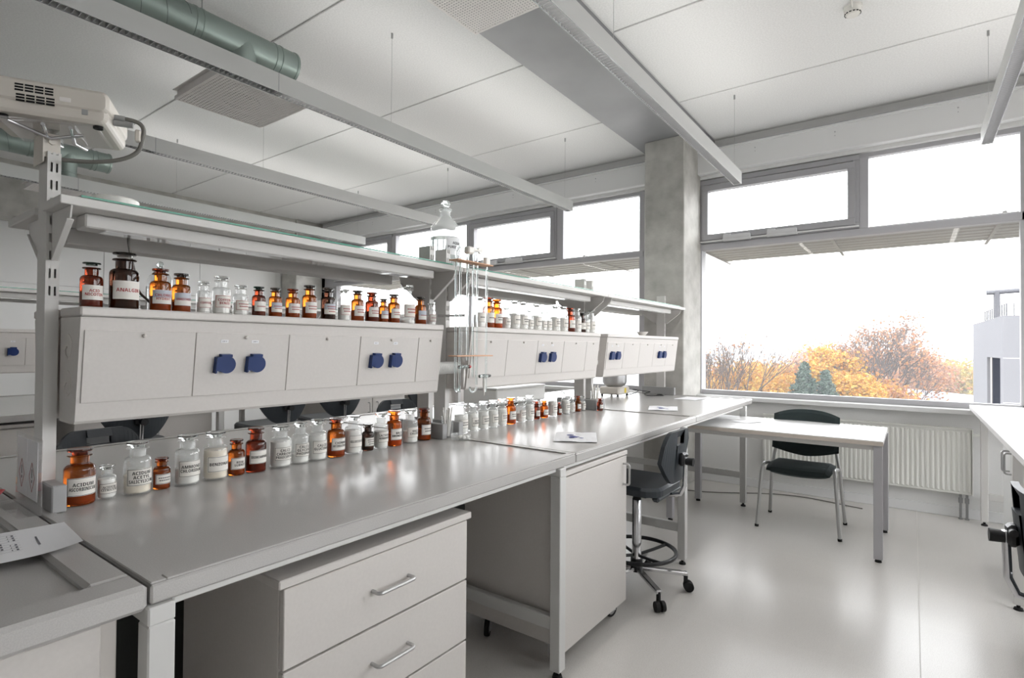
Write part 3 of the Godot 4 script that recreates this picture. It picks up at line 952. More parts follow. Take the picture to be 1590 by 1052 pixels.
	if text.begins_with("*"):
		var nl = int(text.substr(1))
		for k in nl:
			var yy = ly0 + lh * (0.5 + (nl - 1) * 0.12 - k * 0.24)
			var x = -0.36 + 0.05 * k
			while x < 0.34 - 0.06 * k:
				band(s, rr, turn + x * wide / r, turn + (x + 0.085) * wide / r, yy - lh * 0.045, yy + lh * 0.045, 1)
				x += 0.115
	else:
		var lines = text.split("/")
		var th = minf(lh * 0.19, lh * 0.6 / lines.size())
		for k in lines.size():
			var l = letters_of(lines[k], text == "ACIDUM/CITRICUM", true)
			var ky = th / l[2]
			var kx = minf(ky, wide * 0.98 / l[1])
			var yy = ly0 + lh * 0.5 + (lines.size() * 0.5 - k - 1) * th * 1.32 + th * 0.16
			bent(s, l[0], rr, yy, kx, ky, turn)
	put("lettering", s, mats[ink], lab)
	return t
func ordinal(k):
	var words = ["first", "second", "third", "fourth", "fifth", "sixth", "seventh", "eighth", "ninth", "tenth", "eleventh", "twelfth", "thirteenth", "fourteenth", "fifteenth", "sixteenth", "seventeenth", "eighteenth"]
	return words[k]
func build_bottles():
	for set_ in [[LOW, -1.93, TOP + 0.001, 18, "worktop", "reagent bottles along the worktop"], [UP, -1.91, 1.4605, 20, "cabinet", "reagent bottles on the power cabinets"]]:
		var L = set_[0]
		for i in L.size():
			var b = L[i]
			var h = b[2] - set_[2]
			var r = clampf(b[1], h * 0.2, h * 0.245)
			var up = set_[4] == "cabinet"
			var words = KINDS[b[3]][3]
			var near = i < set_[3]
			var where
			if not b[5].begins_with("*"):
				where = "%s bottle labelled %s %s" % [words, b[5].replace("/", " "), "on the power cabinet" if up else "on the worktop"]
			else:
				var k = (set_[3] - 1 - i) if near else (L.size() - 1 - i)
				where = "%s bottle, %s from the window end of the %s %s row" % [words, ordinal(k), "first" if near else "second", "cabinet-top" if up else "worktop"]
			var two = up and (b[3] in ["D", "E"] or i == 2) and i % 3 != 1
			var o = bottle(Vector3(set_[1] if up or i < 34 else -1.83, set_[2], b[0]), r, h, b[3], b[4], b[5], where, set_[5], "print_red" if up and near else "print_black", two, not (up and b[3] != "C"), [0.18, 0.5] if b[5] != "BROMCAMPHORA" else [0.2, 0.5], 0.0, 0.006 if up and i < 2 else 0.0)
			if i == 2 and not up: o.get_node("contents").material_override = mats.powder_cream
			if i == 5 and not up: o.get_node("contents").material_override = mats.powder_cream

# ---------------------------------------------------------------- things on the bench and the shelf
func wavy_sheet(s, w, d, place, bumps, k = 10):
	for i in k:
		for j in k:
			var p = []
			for q in [[i, j], [i + 1, j], [i + 1, j + 1], [i, j + 1]]:
				var u = q[0] / float(k)
				var v = q[1] / float(k)
				p.append(place * Vector3((u - 0.5) * w, bumps.call(u, v), (v - 0.5) * d))
			s.quad(p[0], p[1], p[2], p[3], Vector3.UP)
			var e = Vector3(0, -0.0004, 0)
			s.quad(p[0] + e, p[1] + e, p[2] + e, p[3] + e, Vector3.DOWN)
func strip(s, a, b, w, up = Vector3.UP):
	var side = (b - a).cross(up).normalized() * w / 2
	s.quad(a - side, a + side, b + side, b - side, up)
func build_small_things():
	# papers
	var s = Shape.new()
	var at = Transform3D(Basis(Vector3.UP, -0.113), Vector3(-1.639, TOP + 0.0065, -0.208))
	var curl = func(u, v): return 0.001 + 0.018 * pow(maxf(0.0, u - 0.55) / 0.45, 2.0) * (1.0 - v * 0.7)
	curl = func(u, v): return 0.0015 + 0.012 * pow(maxf(0.0, 0.22 - v) / 0.22, 2.0) * u
	wavy_sheet(s, 0.24, 0.46, at, curl, 20)
	var t = thing("printed_sheet", "white paper sheet with a printed table on the sink top", "paper")
	put("sheet", s, mats.paper, t)
	s = Shape.new()
	var on = func(x, z): return at * Vector3(x, curl.call(x / 0.24 + 0.5, z / 0.46 + 0.5) + 0.0007, z)
	for i in 8:
		strip(s, on.call(-0.085 + i * 0.02, -0.135), on.call(-0.085 + i * 0.02, 0.03), 0.0009)
		for j in 6:
			if i < 7 and (i + j) % 4 != 3:
				strip(s, on.call(-0.08 + i * 0.02, -0.128 + j * 0.024), on.call(-0.068 + i * 0.02, -0.128 + j * 0.024), 0.004)
				strip(s, on.call(-0.078 + i * 0.02, -0.119 + j * 0.024), on.call(-0.07 + i * 0.02, -0.119 + j * 0.024), 0.002)
	strip(s, on.call(-0.03, -0.165), on.call(0.045, -0.165), 0.0035)
	put("print", s, mats.print_grey, t)
	for q in [[Vector3(-1.385, TOP + 0.0012, -2.44), 0.5, "white sheet with blue stains on the middle worktop"], [Vector3(-1.52, TOP + 0.0012, -4.0), 0.35, "white sheet with blue stains at the window end of the worktop"]]:
		t = thing("stained_sheet", q[2], "paper")
		s = Shape.new()
		var place = Transform3D(Basis(Vector3.UP, q[1]), q[0])
		wavy_sheet(s, 0.21, 0.297, place, func(u, v): return 0.001 + 0.003 * absf(sin(u * 5.0 + v * 3.0)), 8)
		put("sheet", s, mats.paper, t)
		s = Shape.new()
		rng.seed = 4
		for e in [[-0.01, 0.02, 0.028], [-0.03, -0.04, 0.018], [0.03, 0.05, 0.012], [-0.02, 0.045, 0.016]]:
			var poly = []
			for k in 14:
				var a = TAU * k / 14.0
				poly.append(Vector3(e[0], 0.0052, e[1]) + Vector3(cos(a), 0, sin(a)) * e[2] * rng.randf_range(0.6, 1.1))
			for k in 14: s.flat(place * Vector3(e[0], 0.0052, e[1]), place * poly[k], place * poly[(k + 1) % 14], Vector3.UP)
		put("stain", s, mats.print_blue, t)
	s = Shape.new()
	wavy_sheet(s, 0.21, 0.15, Transform3D(Basis(Vector3.UP, 1.1), Vector3(-1.06, 0.777, -4.62)), func(u, v): return 0.001 + 0.006 * u * v, 8)
	single("note_sheet", s, mats.paper, "small white sheet lying on the table by the window", "paper")
	s = Shape.new()
	wavy_sheet(s, 0.2, 0.28, Transform3D(Basis(Vector3.UP, -0.1), Vector3(-1.62, TOP + 0.0012, -4.95)), func(u, v): return 0.001, 6)
	single("blank_sheet", s, mats.paper, "blank white sheet at the far corner of the bench", "paper")
	# orange and red envelopes at the sink corner
	for q in [[Vector3(-2.25, TOP + 0.028, -0.33), "orange", "orange card tip above the red one on the sink top", 0.35], [Vector3(-2.2, TOP + 0.012, -0.335), "red", "red card tip lying on the sink top", 0.2]]:
		s = Shape.new()
		s.slab([Vector2(-0.1, -0.05), Vector2(0.06, -0.05), Vector2(0.1, 0.0), Vector2(0.06, 0.045), Vector2(-0.1, 0.05)], 0.004, Transform3D(Basis(Vector3.UP, PI / 2 + 0.25) * Basis(Vector3.RIGHT, -PI / 2 + 0.1), q[0]), 0.001)
		single("card", s, mats[q[1]], q[2], "card")
	# acrylic sign with hazard diamonds against the post foot
	t = thing("sign_holder", "clear acrylic sign holder with red hazard diamonds beside the post", "sign holder", Vector3(-1.99, TOP + 0.002, -0.437))
	s = Shape.new()
	s.span(-0.125, 0.125, 0.0, 0.2, 0.0, 0.003, 0.001)
	s.span(-0.125, 0.125, 0.0, 0.003, 0.003, 0.05, 0.001)
	put("holder", s, mats.acrylic, t)
	for k in 2:
		s = Shape.new()
		var cx = 0.045 - 0.1 * k
		s.span(cx - 0.048, cx + 0.048, 0.03, 0.19, 0.0034, 0.0042)
		var card = put("card", s, mats.paper, t)
		s = Shape.new()
		for e in 4:
			var a = Vector3(cx, 0.09, 0.0048) + Vector3(cos(e * PI / 2) * 0.026, sin(e * PI / 2) * 0.04, 0)
			var b = Vector3(cx, 0.09, 0.0048) + Vector3(cos((e + 1) * PI / 2) * 0.026, sin((e + 1) * PI / 2) * 0.04, 0)
			strip(s, a, b, 0.003, Vector3.BACK)
		put("hazard_diamond", s, mats.print_red, card)
		s = Shape.new()
		strip(s, Vector3(cx, 0.075, 0.0048), Vector3(cx, 0.083, 0.0048), 0.006, Vector3.BACK)
		strip(s, Vector3(cx, 0.088, 0.0048), Vector3(cx, 0.112, 0.0048), 0.005, Vector3.BACK)
		put("exclamation_mark", s, mats.print_black, card)
	# beakers with glass rods, dishes
	for q in [[Vector3(-1.9, TOP + 0.001, -2.04), 0.031, 0.1, "glass beaker of white rods between the two worktop rows"], [Vector3(-1.905, TOP + 0.001, -3.64), 0.035, 0.13, "glass beaker full of white rods at the end of the second row"]]:
		t = thing("rod_beaker", q[3], "beaker", q[0])
		s = Shape.new()
		var r = q[1]
		s.lathe([Vector2(0, 0), Vector2(r * 0.92, 0), Vector2(r, 0.006), Vector2(r, q[2]), Vector2(r * 1.08, q[2] + 0.004)], Vector3.ZERO, 24)
		put("glass", s, mats.bottle_clear, t)
		rng.seed = 7
		for k in 7 if r < 0.034 else 12:
			var a = rng.randf() * TAU
			var o = Vector3(cos(a), 0, sin(a))
			s = Shape.new()
			s.rod(o * r * 0.5 * rng.randf() + Vector3.UP * 0.003, o * r * 0.75 + Vector3.UP * (q[2] + rng.randf_range(0.025, 0.05)), 0.0042, -1, 8)
			put("rod", s, mats.porcelain, t)
	t = thing("petri_dish", "shallow glass dish with white pieces in front of the rod beaker", "dish", Vector3(-1.8, TOP + 0.001, -2.03))
	s = Shape.new()
	s.lathe([Vector2(0, 0), Vector2(0.046, 0), Vector2(0.05, 0.003), Vector2(0.052, 0.026), Vector2(0.049, 0.026), Vector2(0.046, 0.004), Vector2(0, 0.004)], Vector3.ZERO, 32)
	put("glass", s, mats.bottle_clear, t)
	rng.seed = 9
	for k in 6:
		s = Shape.new()
		s.ball(Vector3(rng.randf_range(-0.026, 0.026), 0.012, rng.randf_range(-0.026, 0.026)), Vector3(0.012, 0.008, 0.01), 10, 6)
		put("piece", s, mats.porcelain, t)
	s = Shape.new()
	s.lathe([Vector2(0, 0), Vector2(0.02, 0), Vector2(0.03, 0.008), Vector2(0.05, 0.032), Vector2(0.052, 0.038), Vector2(0.048, 0.037), Vector2(0.028, 0.012), Vector2(0, 0.008)], Vector3(-1.95, 1.461, -4.62), 28)
	single("porcelain_bowl", s, mats.porcelain, "white porcelain bowl on the cabinet at the window end", "bowl")
	s = Shape.new()
	s.lathe([Vector2(0, 0), Vector2(0.055, 0), Vector2(0.06, 0.004), Vector2(0.06, 0.022), Vector2(0.056, 0.026), Vector2(0, 0.027)], Vector3(-1.9, 1.76, -0.6), 28)
	single("lid_box", s, mats.porcelain, "round white lidded dish on the shelf beside the projector post", "dish")
	# clear flask with ball stopper behind the amber bottle
	t = thing("stoppered_flask", "clear flask with ball stopper behind the CHLORAL HYDRAT bottle", "flask", Vector3(-2.095, 1.4605, -0.797))
	s = Shape.new()
	s.lathe([Vector2(0, 0), Vector2(0.034, 0), Vector2(0.037, 0.004), Vector2(0.037, 0.12), Vector2(0.03, 0.135), Vector2(0.02, 0.142)], Vector3.ZERO, 24)
	put("glass", s, mats.bottle_clear, t)
	s = Shape.new()
	s.lathe([Vector2(0.0, 0.14), Vector2(0.022, 0.143), Vector2(0.012, 0.153), Vector2(0.008, 0.16), Vector2(0.0105, 0.172), Vector2(0.0075, 0.181), Vector2(0, 0.184)], Vector3.ZERO, 20)
	put("stopper", s, mats.glass_rod, t)
	# big carboy of water above the second post
	t = thing("water_carboy", "large clear glass carboy with ball stopper on the shelf beside the burettes", "carboy", Vector3(-2.21, 1.763, -2.34))
	t.position.y = 1.7605
	t.scale = Vector3.ONE * 1.12
	s = Shape.new()
	s.lathe([Vector2(0, 0.0), Vector2(0.07, 0), Vector2(0.078, 0.01), Vector2(0.078, 0.25), Vector2(0.072, 0.268), Vector2(0.03, 0.315), Vector2(0.026, 0.325), Vector2(0.026, 0.345), Vector2(0.034, 0.35), Vector2(0.033, 0.357), Vector2(0.02, 0.358)], Vector3.ZERO, 32)
	put("glass", s, mats.carboy_glass, t)
	s = Shape.new()
	s.lathe([Vector2(0, 0.004), Vector2(0.072, 0.004), Vector2(0.0755, 0.012), Vector2(0.0755, 0.205), Vector2(0, 0.205)], Vector3.ZERO, 32)
	put("water", s, mats.glass_rod, t)
	s = Shape.new()
	s.lathe([Vector2(0, 0.35), Vector2(0.019, 0.35), Vector2(0.021, 0.362), Vector2(0.014, 0.366), Vector2(0.022, 0.378), Vector2(0.024, 0.388), Vector2(0.018, 0.4), Vector2(0, 0.406)], Vector3.ZERO, 20)
	put("stopper", s, mats.glass_rod, t)
	s = Shape.new()
	band(s, 0.079, -0.75, 0.75, 0.11, 0.2, 12)
	var lab = put("paper_label", s, mats.paper, t)
	s = Shape.new()
	for q in [["AQUA", 0.162], ["PURIFICATA", 0.143]]:
		var l = letters_of(q[0])
		bent(s, l[0], 0.0797, q[1], 0.013 / 0.72, 0.013 / 0.72, 0.0)
	put("lettering", s, mats.print_black, lab)
	build_burettes()
	# heating mantle and its cables
	t = thing("heating_mantle", "white heating mantle with steel bowl near the window end of bench", "heater", Vector3(-2.28, TOP + 0.001, -4.75))
	s = Shape.new()
	s.span(-0.1, 0.1, 0.02, 0.09, -0.12, 0.12, 0.012)
	put("base", s, mats.beige_plastic, t)
	s = Shape.new()
	s.lathe([Vector2(0.07, 0.09), Vector2(0.1, 0.105), Vector2(0.112, 0.13), Vector2(0.112, 0.21), Vector2(0.104, 0.212), Vector2(0.1, 0.14), Vector2(0, 0.115)], Vector3.ZERO, 32)
	put("bowl", s, mats.brushed, t)
	for q in [[-0.08, -0.1], [0.08, -0.1], [-0.08, 0.1], [0.08, 0.1]]:
		s = Shape.new()
		s.rod(Vector3(q[0], 0, q[1]), Vector3(q[0], 0.022, q[1]), 0.01, -1, 10)
		put("foot", s, mats.rubber, t)
	s = Shape.new()
	s.slab(round_rect(0.04, 0.045, 0.008), 0.001, Transform3D(Basis(Vector3.UP, PI / 2), Vector3(0.1, 0.055, -0.02)))
	put("warning_label", s, mats.yellow, t)
	s = Shape.new()
	var pts = []
	for k in 40:
		var f = k / 39.0
		pts.append(Vector3(-2.2 + 0.28 * f + 0.05 * sin(f * 19.0), TOP + 0.006 + 0.07 * maxf(0.0, sin(f * 5.0)) * (1.0 - f), -4.88 - 0.22 * f + 0.06 * cos(f * 19.0)))
	s.tube(pts, 0.004, 6)
	single("coiled_cable", s, mats.rubber, "black coiled power cord on the bench behind the heating mantle", "cable")
	# white instrument on the far half of the bench
	t = thing("instrument_box", "low white instrument box on the far side of the bench", "instrument", Vector3(-2.72, TOP + 0.001, -3.62))
	s = Shape.new()
	s.span(-0.17, 0.17, 0.01, 0.125, -0.34, 0.34, 0.008)
	put("housing", s, mats.powder_white, t)
	s = Shape.new()
	s.span(-0.172, 0.172, 0.126, 0.14, -0.342, 0.342, 0.004)
	put("lid", s, mats.sill, t)
	for q in [[-0.13, -0.3], [0.13, -0.3], [-0.13, 0.3], [0.13, 0.3]]:
		s = Shape.new()
		s.rod(Vector3(q[0], 0, q[1]), Vector3(q[0], 0.011, q[1]), 0.012)
		put("foot", s, mats.rubber, t)

func build_burettes():
	var t = thing("burette_stand", "glass burette assembly with wooden plates hanging beside the second post", "burettes", Vector3(-1.745, 1.11, -2.03))
	var H = Vector3.UP
	for y in [0.655, 0.2]:
		var s = Shape.new()
		s.span(-0.03, 0.03, y, y + 0.006, -0.145, 0.125, 0.002)
		put("plate", s, mats.wood_plate, t)
	var tubes = [[0.105, 0.06, 0.7, 0.0055], [0.075, 0.03, 0.68, 0.0055], [0.02, 0.18, 0.71, 0.007], [-0.02, 0.1, 0.71, 0.0055], [-0.05, 0.06, 0.7, 0.0055], [-0.125, 0.02, 0.66, 0.0055]]
	for q in tubes:
		var s = Shape.new()
		s.rod(Vector3(0, q[1], q[0]), Vector3(0, q[2], q[0]), q[3], -1, 10)
		put("tube", s, mats.glass_rod, t)
	var s = Shape.new()
	s.lathe([Vector2(0.003, 0.17), Vector2(0.006, 0.19), Vector2(0.017, 0.24), Vector2(0.018, 0.46), Vector2(0.012, 0.48), Vector2(0.006, 0.49)], Vector3(0.0, 0, 0.045), 20)
	put("pipette_bulb", s, mats.bottle_clear, t)
	for q in [[0.105, 0.075, 0.06, 1.0], [0.0, -0.05, 0.05, 1.0], [0.105, 0.075, 0.7, -1.0], [-0.02, -0.05, 0.71, -1.0]]:
		s = Shape.new()
		var p = []
		for k in 9:
			var a = PI * k / 8.0
			p.append(Vector3(0, q[2] - q[3] * sin(a) * 0.025, lerpf(q[0], q[1], 0.5) + cos(a) * (q[0] - q[1]) / 2))
		s.tube(p, 0.0055, 8)
		put("bend", s, mats.glass_rod, t)
	for q in [[0.045, 0.15, "red"], [-0.11, 0.1, "black_plastic"]]:
		s = Shape.new()
		s.rod(Vector3(0, q[1], q[0] + 0.035), Vector3(0, q[1], q[0] - 0.035), 0.009, -1, 12)
		s.rod(Vector3(0, q[1] + 0.01, q[0]), Vector3(0, q[1] - 0.01, q[0]), 0.012, -1, 12)
		var c = put("stopcock", s, mats.glass_rod, t)
		s = Shape.new()
		s.lathe([Vector2(0, 0), Vector2(0.008, 0), Vector2(0.007, 0.012), Vector2(0.003, 0.018), Vector2(0, 0.019)], Vector3(0, q[1], q[0] - 0.035), 12, Basis(Vector3.RIGHT, -PI / 2))
		put("tap_tip", s, mats[q[2]], c)
		s = Shape.new()
		s.lathe([Vector2(0.001, -0.1), Vector2(0.003, -0.09), Vector2(0.008, -0.04), Vector2(0.006, 0)], Vector3(0, q[1], q[0]), 12)
		put("nozzle", s, mats.porcelain, t)
	s = Shape.new()
	s.span(-0.018, 0.018, 0.7, 0.735, -0.01, 0.035, 0.006)
	s.rod(Vector3(0, 0.722, -0.01), Vector3(0, 0.727, -0.07), 0.007, -1, 10)
	s.rod(Vector3(-0.005, 0.728, -0.07), Vector3(0.005, 0.728, -0.07), 0.018, -1, 16)
	put("clamp", s, mats.porcelain, t)
	s = Shape.new()
	s.span(-0.012, 0.012, 0.661, 0.7, -0.14, -0.105, 0.004)
	put("reservoir", s, mats.porcelain, t)
	s = Shape.new()
	s.tube([Vector3(-0.015, 0.4, 0.02), Vector3(-0.08, 0.4, 0.02), Vector3(-0.17, 0.4, 0.05)], 0.006, 8)
	put("arm", s, mats.brushed, t)

func build_projector():
	var t = thing("projector", "white projector on a bracket at the top of the bench post", "projector", Vector3(-2.0, 1.945, -0.452), -0.5)
	var s = Shape.new()
	s.slab(round_rect(0.3, 0.062, 0.02), 0.24, Transform3D(Basis(Vector3.UP, PI / 2), Vector3(-0.12, 0.085, -0.03)), 0.008)
	s.slab(round_rect(0.292, 0.05, 0.02), 0.23, Transform3D(Basis(Vector3.UP, PI / 2), Vector3(-0.115, 0.05, -0.03)), 0.008)
	put("housing", s, mats.beige_plastic, t)
	for r in 2:
		for j in 3:
			for k in 4:
				s = Shape.new()
				var z = 0.015 - k * 0.021
				var y = 0.098 - r * 0.026 - j * 0.0075
				if r == 1: y -= 0.001
				var x = 0.1205 if y > 0.056 else 0.1155
				s.span(x - 0.002, x + 0.0006, y - 0.0022, y + 0.0022, z - 0.009 - r * 0.003, z + 0.009 - r * 0.003)
				put("vent_slot", s, mats.slot_black, t)
	s = Shape.new()
	s.span(0.115, 0.1212, 0.07, 0.082, -0.095, -0.07, 0.001)
	put("speaker_mesh", s, mats.grille, t)
	s = Shape.new()
	s.span(0.113, 0.1165, 0.044, 0.062, -0.132, -0.118, 0.001)
	put("receiver", s, mats.grey_plastic, t)
	s = Shape.new()
	s.rod(Vector3(0.09, 0.018, -0.15), Vector3(0.09, 0.034, -0.15), 0.012, -1, 16)
	s.rod(Vector3(0.08, 0.018, 0.06), Vector3(0.08, 0.034, 0.06), 0.012, -1, 16)
	put("foot", s, mats.rubber, t)
	s = Shape.new()     # clear tray and clamps below
	s.block(Vector3(0.0, 0.018, -0.04), Vector3(0.2, 0.004, 0.22), 0.001, Basis(Vector3.RIGHT, 0.05))
	put("tray", s, mats.acrylic, t)
	s = Shape.new()
	for q in [-0.03, 0.03]:
		s.tube([Vector3(-0.1, 0.01, -0.05 + q), Vector3(0.0, -0.005, -0.045 + q), Vector3(0.1, 0.008, -0.06 + q)], 0.005, 8)
	s.tube([Vector3(0.08, 0.012, 0.05), Vector3(0.03, -0.008, -0.03), Vector3(0.06, 0.004, -0.11)], 0.005, 8)
	put("clamp", s, mats.chrome, t)
	s = Shape.new()
	s.span(-0.045, 0.045, -0.075, 0.01, -0.062, -0.058, 0.001)
	s.span(-0.045, 0.045, -0.075, 0.01, -0.026, -0.022, 0.001)
	s.span(0.041, 0.045, -0.06, 0.008, -0.06, -0.024, 0.001)
	s.rod(Vector3(0.045, -0.015, -0.042), Vector3(0.052, -0.015, -0.042), 0.009, -1, 6)
	var br = put("bracket", s, mats.beige_plastic, t)
	br.rotation.y = 0.5; br.position = Vector3(0, 0, 0.03)
	s = Shape.new()     # plugs and cable
	s.rod(Vector3(0.05, 0.072, -0.178), Vector3(0.05, 0.072, -0.205), 0.008, -1, 10)
	s.rod(Vector3(0.05, 0.056, -0.178), Vector3(0.05, 0.056, -0.225), 0.009, -1, 10)
	put("plug", s, mats.grey_plastic, t)
	s = Shape.new()
	var c = Curve3D.new()
	c.add_point(Vector3(0.05, 0.072, -0.2), Vector3.ZERO, Vector3(0, 0, -0.06))
	c.add_point(Vector3(0.05, 0.0, -0.245), Vector3(0, 0.05, -0.01), Vector3(0, -0.05, 0.01))
	c.add_point(Vector3(0.05, -0.07, -0.06), Vector3(0, 0, -0.09), Vector3(0, 0, 0.03))
	s.tube(Array(c.tessellate(4, 3.0)), 0.006, 8)
	put("cable", s, mats.cable, t)
	s = Shape.new()
	s.block(Vector3(0.055, 0.025, -0.238), Vector3(0.016, 0.035, 0.014), 0.003)
	put("cable_tag", s, mats.beige_plastic, t)
	s = Shape.new()
	c = Curve3D.new()
	c.add_point(Vector3(-1.98, 1.74, -0.66), Vector3.ZERO, Vector3(0, -0.1, 0))
	c.add_point(Vector3(-1.99, 1.55, -0.69), Vector3(0, 0.08, 0.01), Vector3(0, -0.05, -0.01))
	c.add_point(Vector3(-1.99, 1.466, -0.745), Vector3(0, 0.06, 0.03), Vector3.ZERO)
	s.tube(Array(c.tessellate(4, 3.0)), 0.004, 8)
	single("lamp_cord", s, mats.cable, "grey cord hanging from the shelf behind the ANALGIN bottle", "cable")

# ---------------------------------------------------------------- under the ceiling
const LAMP_Y := 2.768
const LAMP_UP := 0.48
const LAMP_DOWN := 0.9
func build_lamps():
	var names = ["white pendant strip light running over the drawer aisle, joined in two lengths", "white pendant strip light hanging beside the grey ceiling bulkhead", "white pendant strip light over the white-topped bench by the radiator", "white pendant strip light over the aisle behind the rack", "white pendant strip light over the second bench row"]
	var xs = [-2.876, -1.215, 0.41, -4.51, -6.2]
	for i in 5:
		var z1 = -4.92
		var z0 = 2.6
		var t = thing("strip_light", names[i], "light fixture", Vector3(xs[i], LAMP_Y, 0))
		var s = Shape.new()
		s.span(-0.0325, -0.0305, 0.0, 0.105, z1, z0)
		s.span(0.0305, 0.0325, 0.0, 0.105, z1, z0)
		s.span(-0.0305, 0.0305, 0.1, 0.104, z1, z0)
		s.span(-0.0305, 0.0305, 0.0, 0.1, z1, z1 + 0.003)
		s.span(-0.0305, 0.0305, 0.0, 0.1, z0 - 0.003, z0)
		put("housing", s, mats.lamp_white, t)
		s = Shape.new()
		s.rod(Vector3(0, 0.055, z1 + 0.04), Vector3(0, 0.055, -1.69), 0.008, -1, 10)
		put("tube", s, mats.lit_tube, t)
		s = Shape.new()
		s.rod(Vector3(0, 0.055, -1.63), Vector3(0, 0.055, z0 - 0.04), 0.008, -1, 10)
		put("tube", s, mats.porcelain, t)
		for e in [[-0.004, -PI / 2, LAMP_DOWN], [0.112, PI / 2, LAMP_UP]]:
			var l = AreaLight3D.new()
			l.name = "light"
			l.area_size = Vector2(0.05, 3.16)
			l.area_normalize_energy = true
			l.light_energy = e[2]
			l.light_color = Color(1.0, 0.99, 0.98)
			l.shadow_enabled = true
			l.rotation = Vector3(e[1], 0, 0)
			l.position = Vector3(0, e[0], -3.29)
			t.add_child(l, true)
		s = Shape.new()
		var z = z1 + 0.025
		while z < z0:
			s.span(-0.03, 0.03, 0.001, 0.022, z - 0.0008, z + 0.0008)
			z += 0.025
		s.span(-0.0305, -0.027, 0.0, 0.003, z1, z0)
		s.span(0.027, 0.0305, 0.0, 0.003, z1, z0)
		stuff(put("louvre", s, mats.louver, t))
		s = Shape.new()
		s.span(-0.0335, 0.0335, -0.0005, 0.106, -1.662, -1.658)
		put("joint", s, mats.frame_grey, t)
		for zz in [-4.81, -2.5, -0.2, 2.0]:
			s = Shape.new()
			s.rod(Vector3(0, 0.104, zz), Vector3(0, CEIL - LAMP_Y, zz), 0.0013, -1, 6)
			var w = put("wire", s, mats.brushed, t)
			s = Shape.new()
			s.rod(Vector3(0, CEIL - LAMP_Y - 0.035, zz), Vector3(0, CEIL - LAMP_Y, zz), 0.007, -1, 8)
			s.rod(Vector3(0, 0.104, zz), Vector3(0, 0.112, zz), 0.006, -1, 8)
			put("anchor", s, mats.grey_plastic, w)
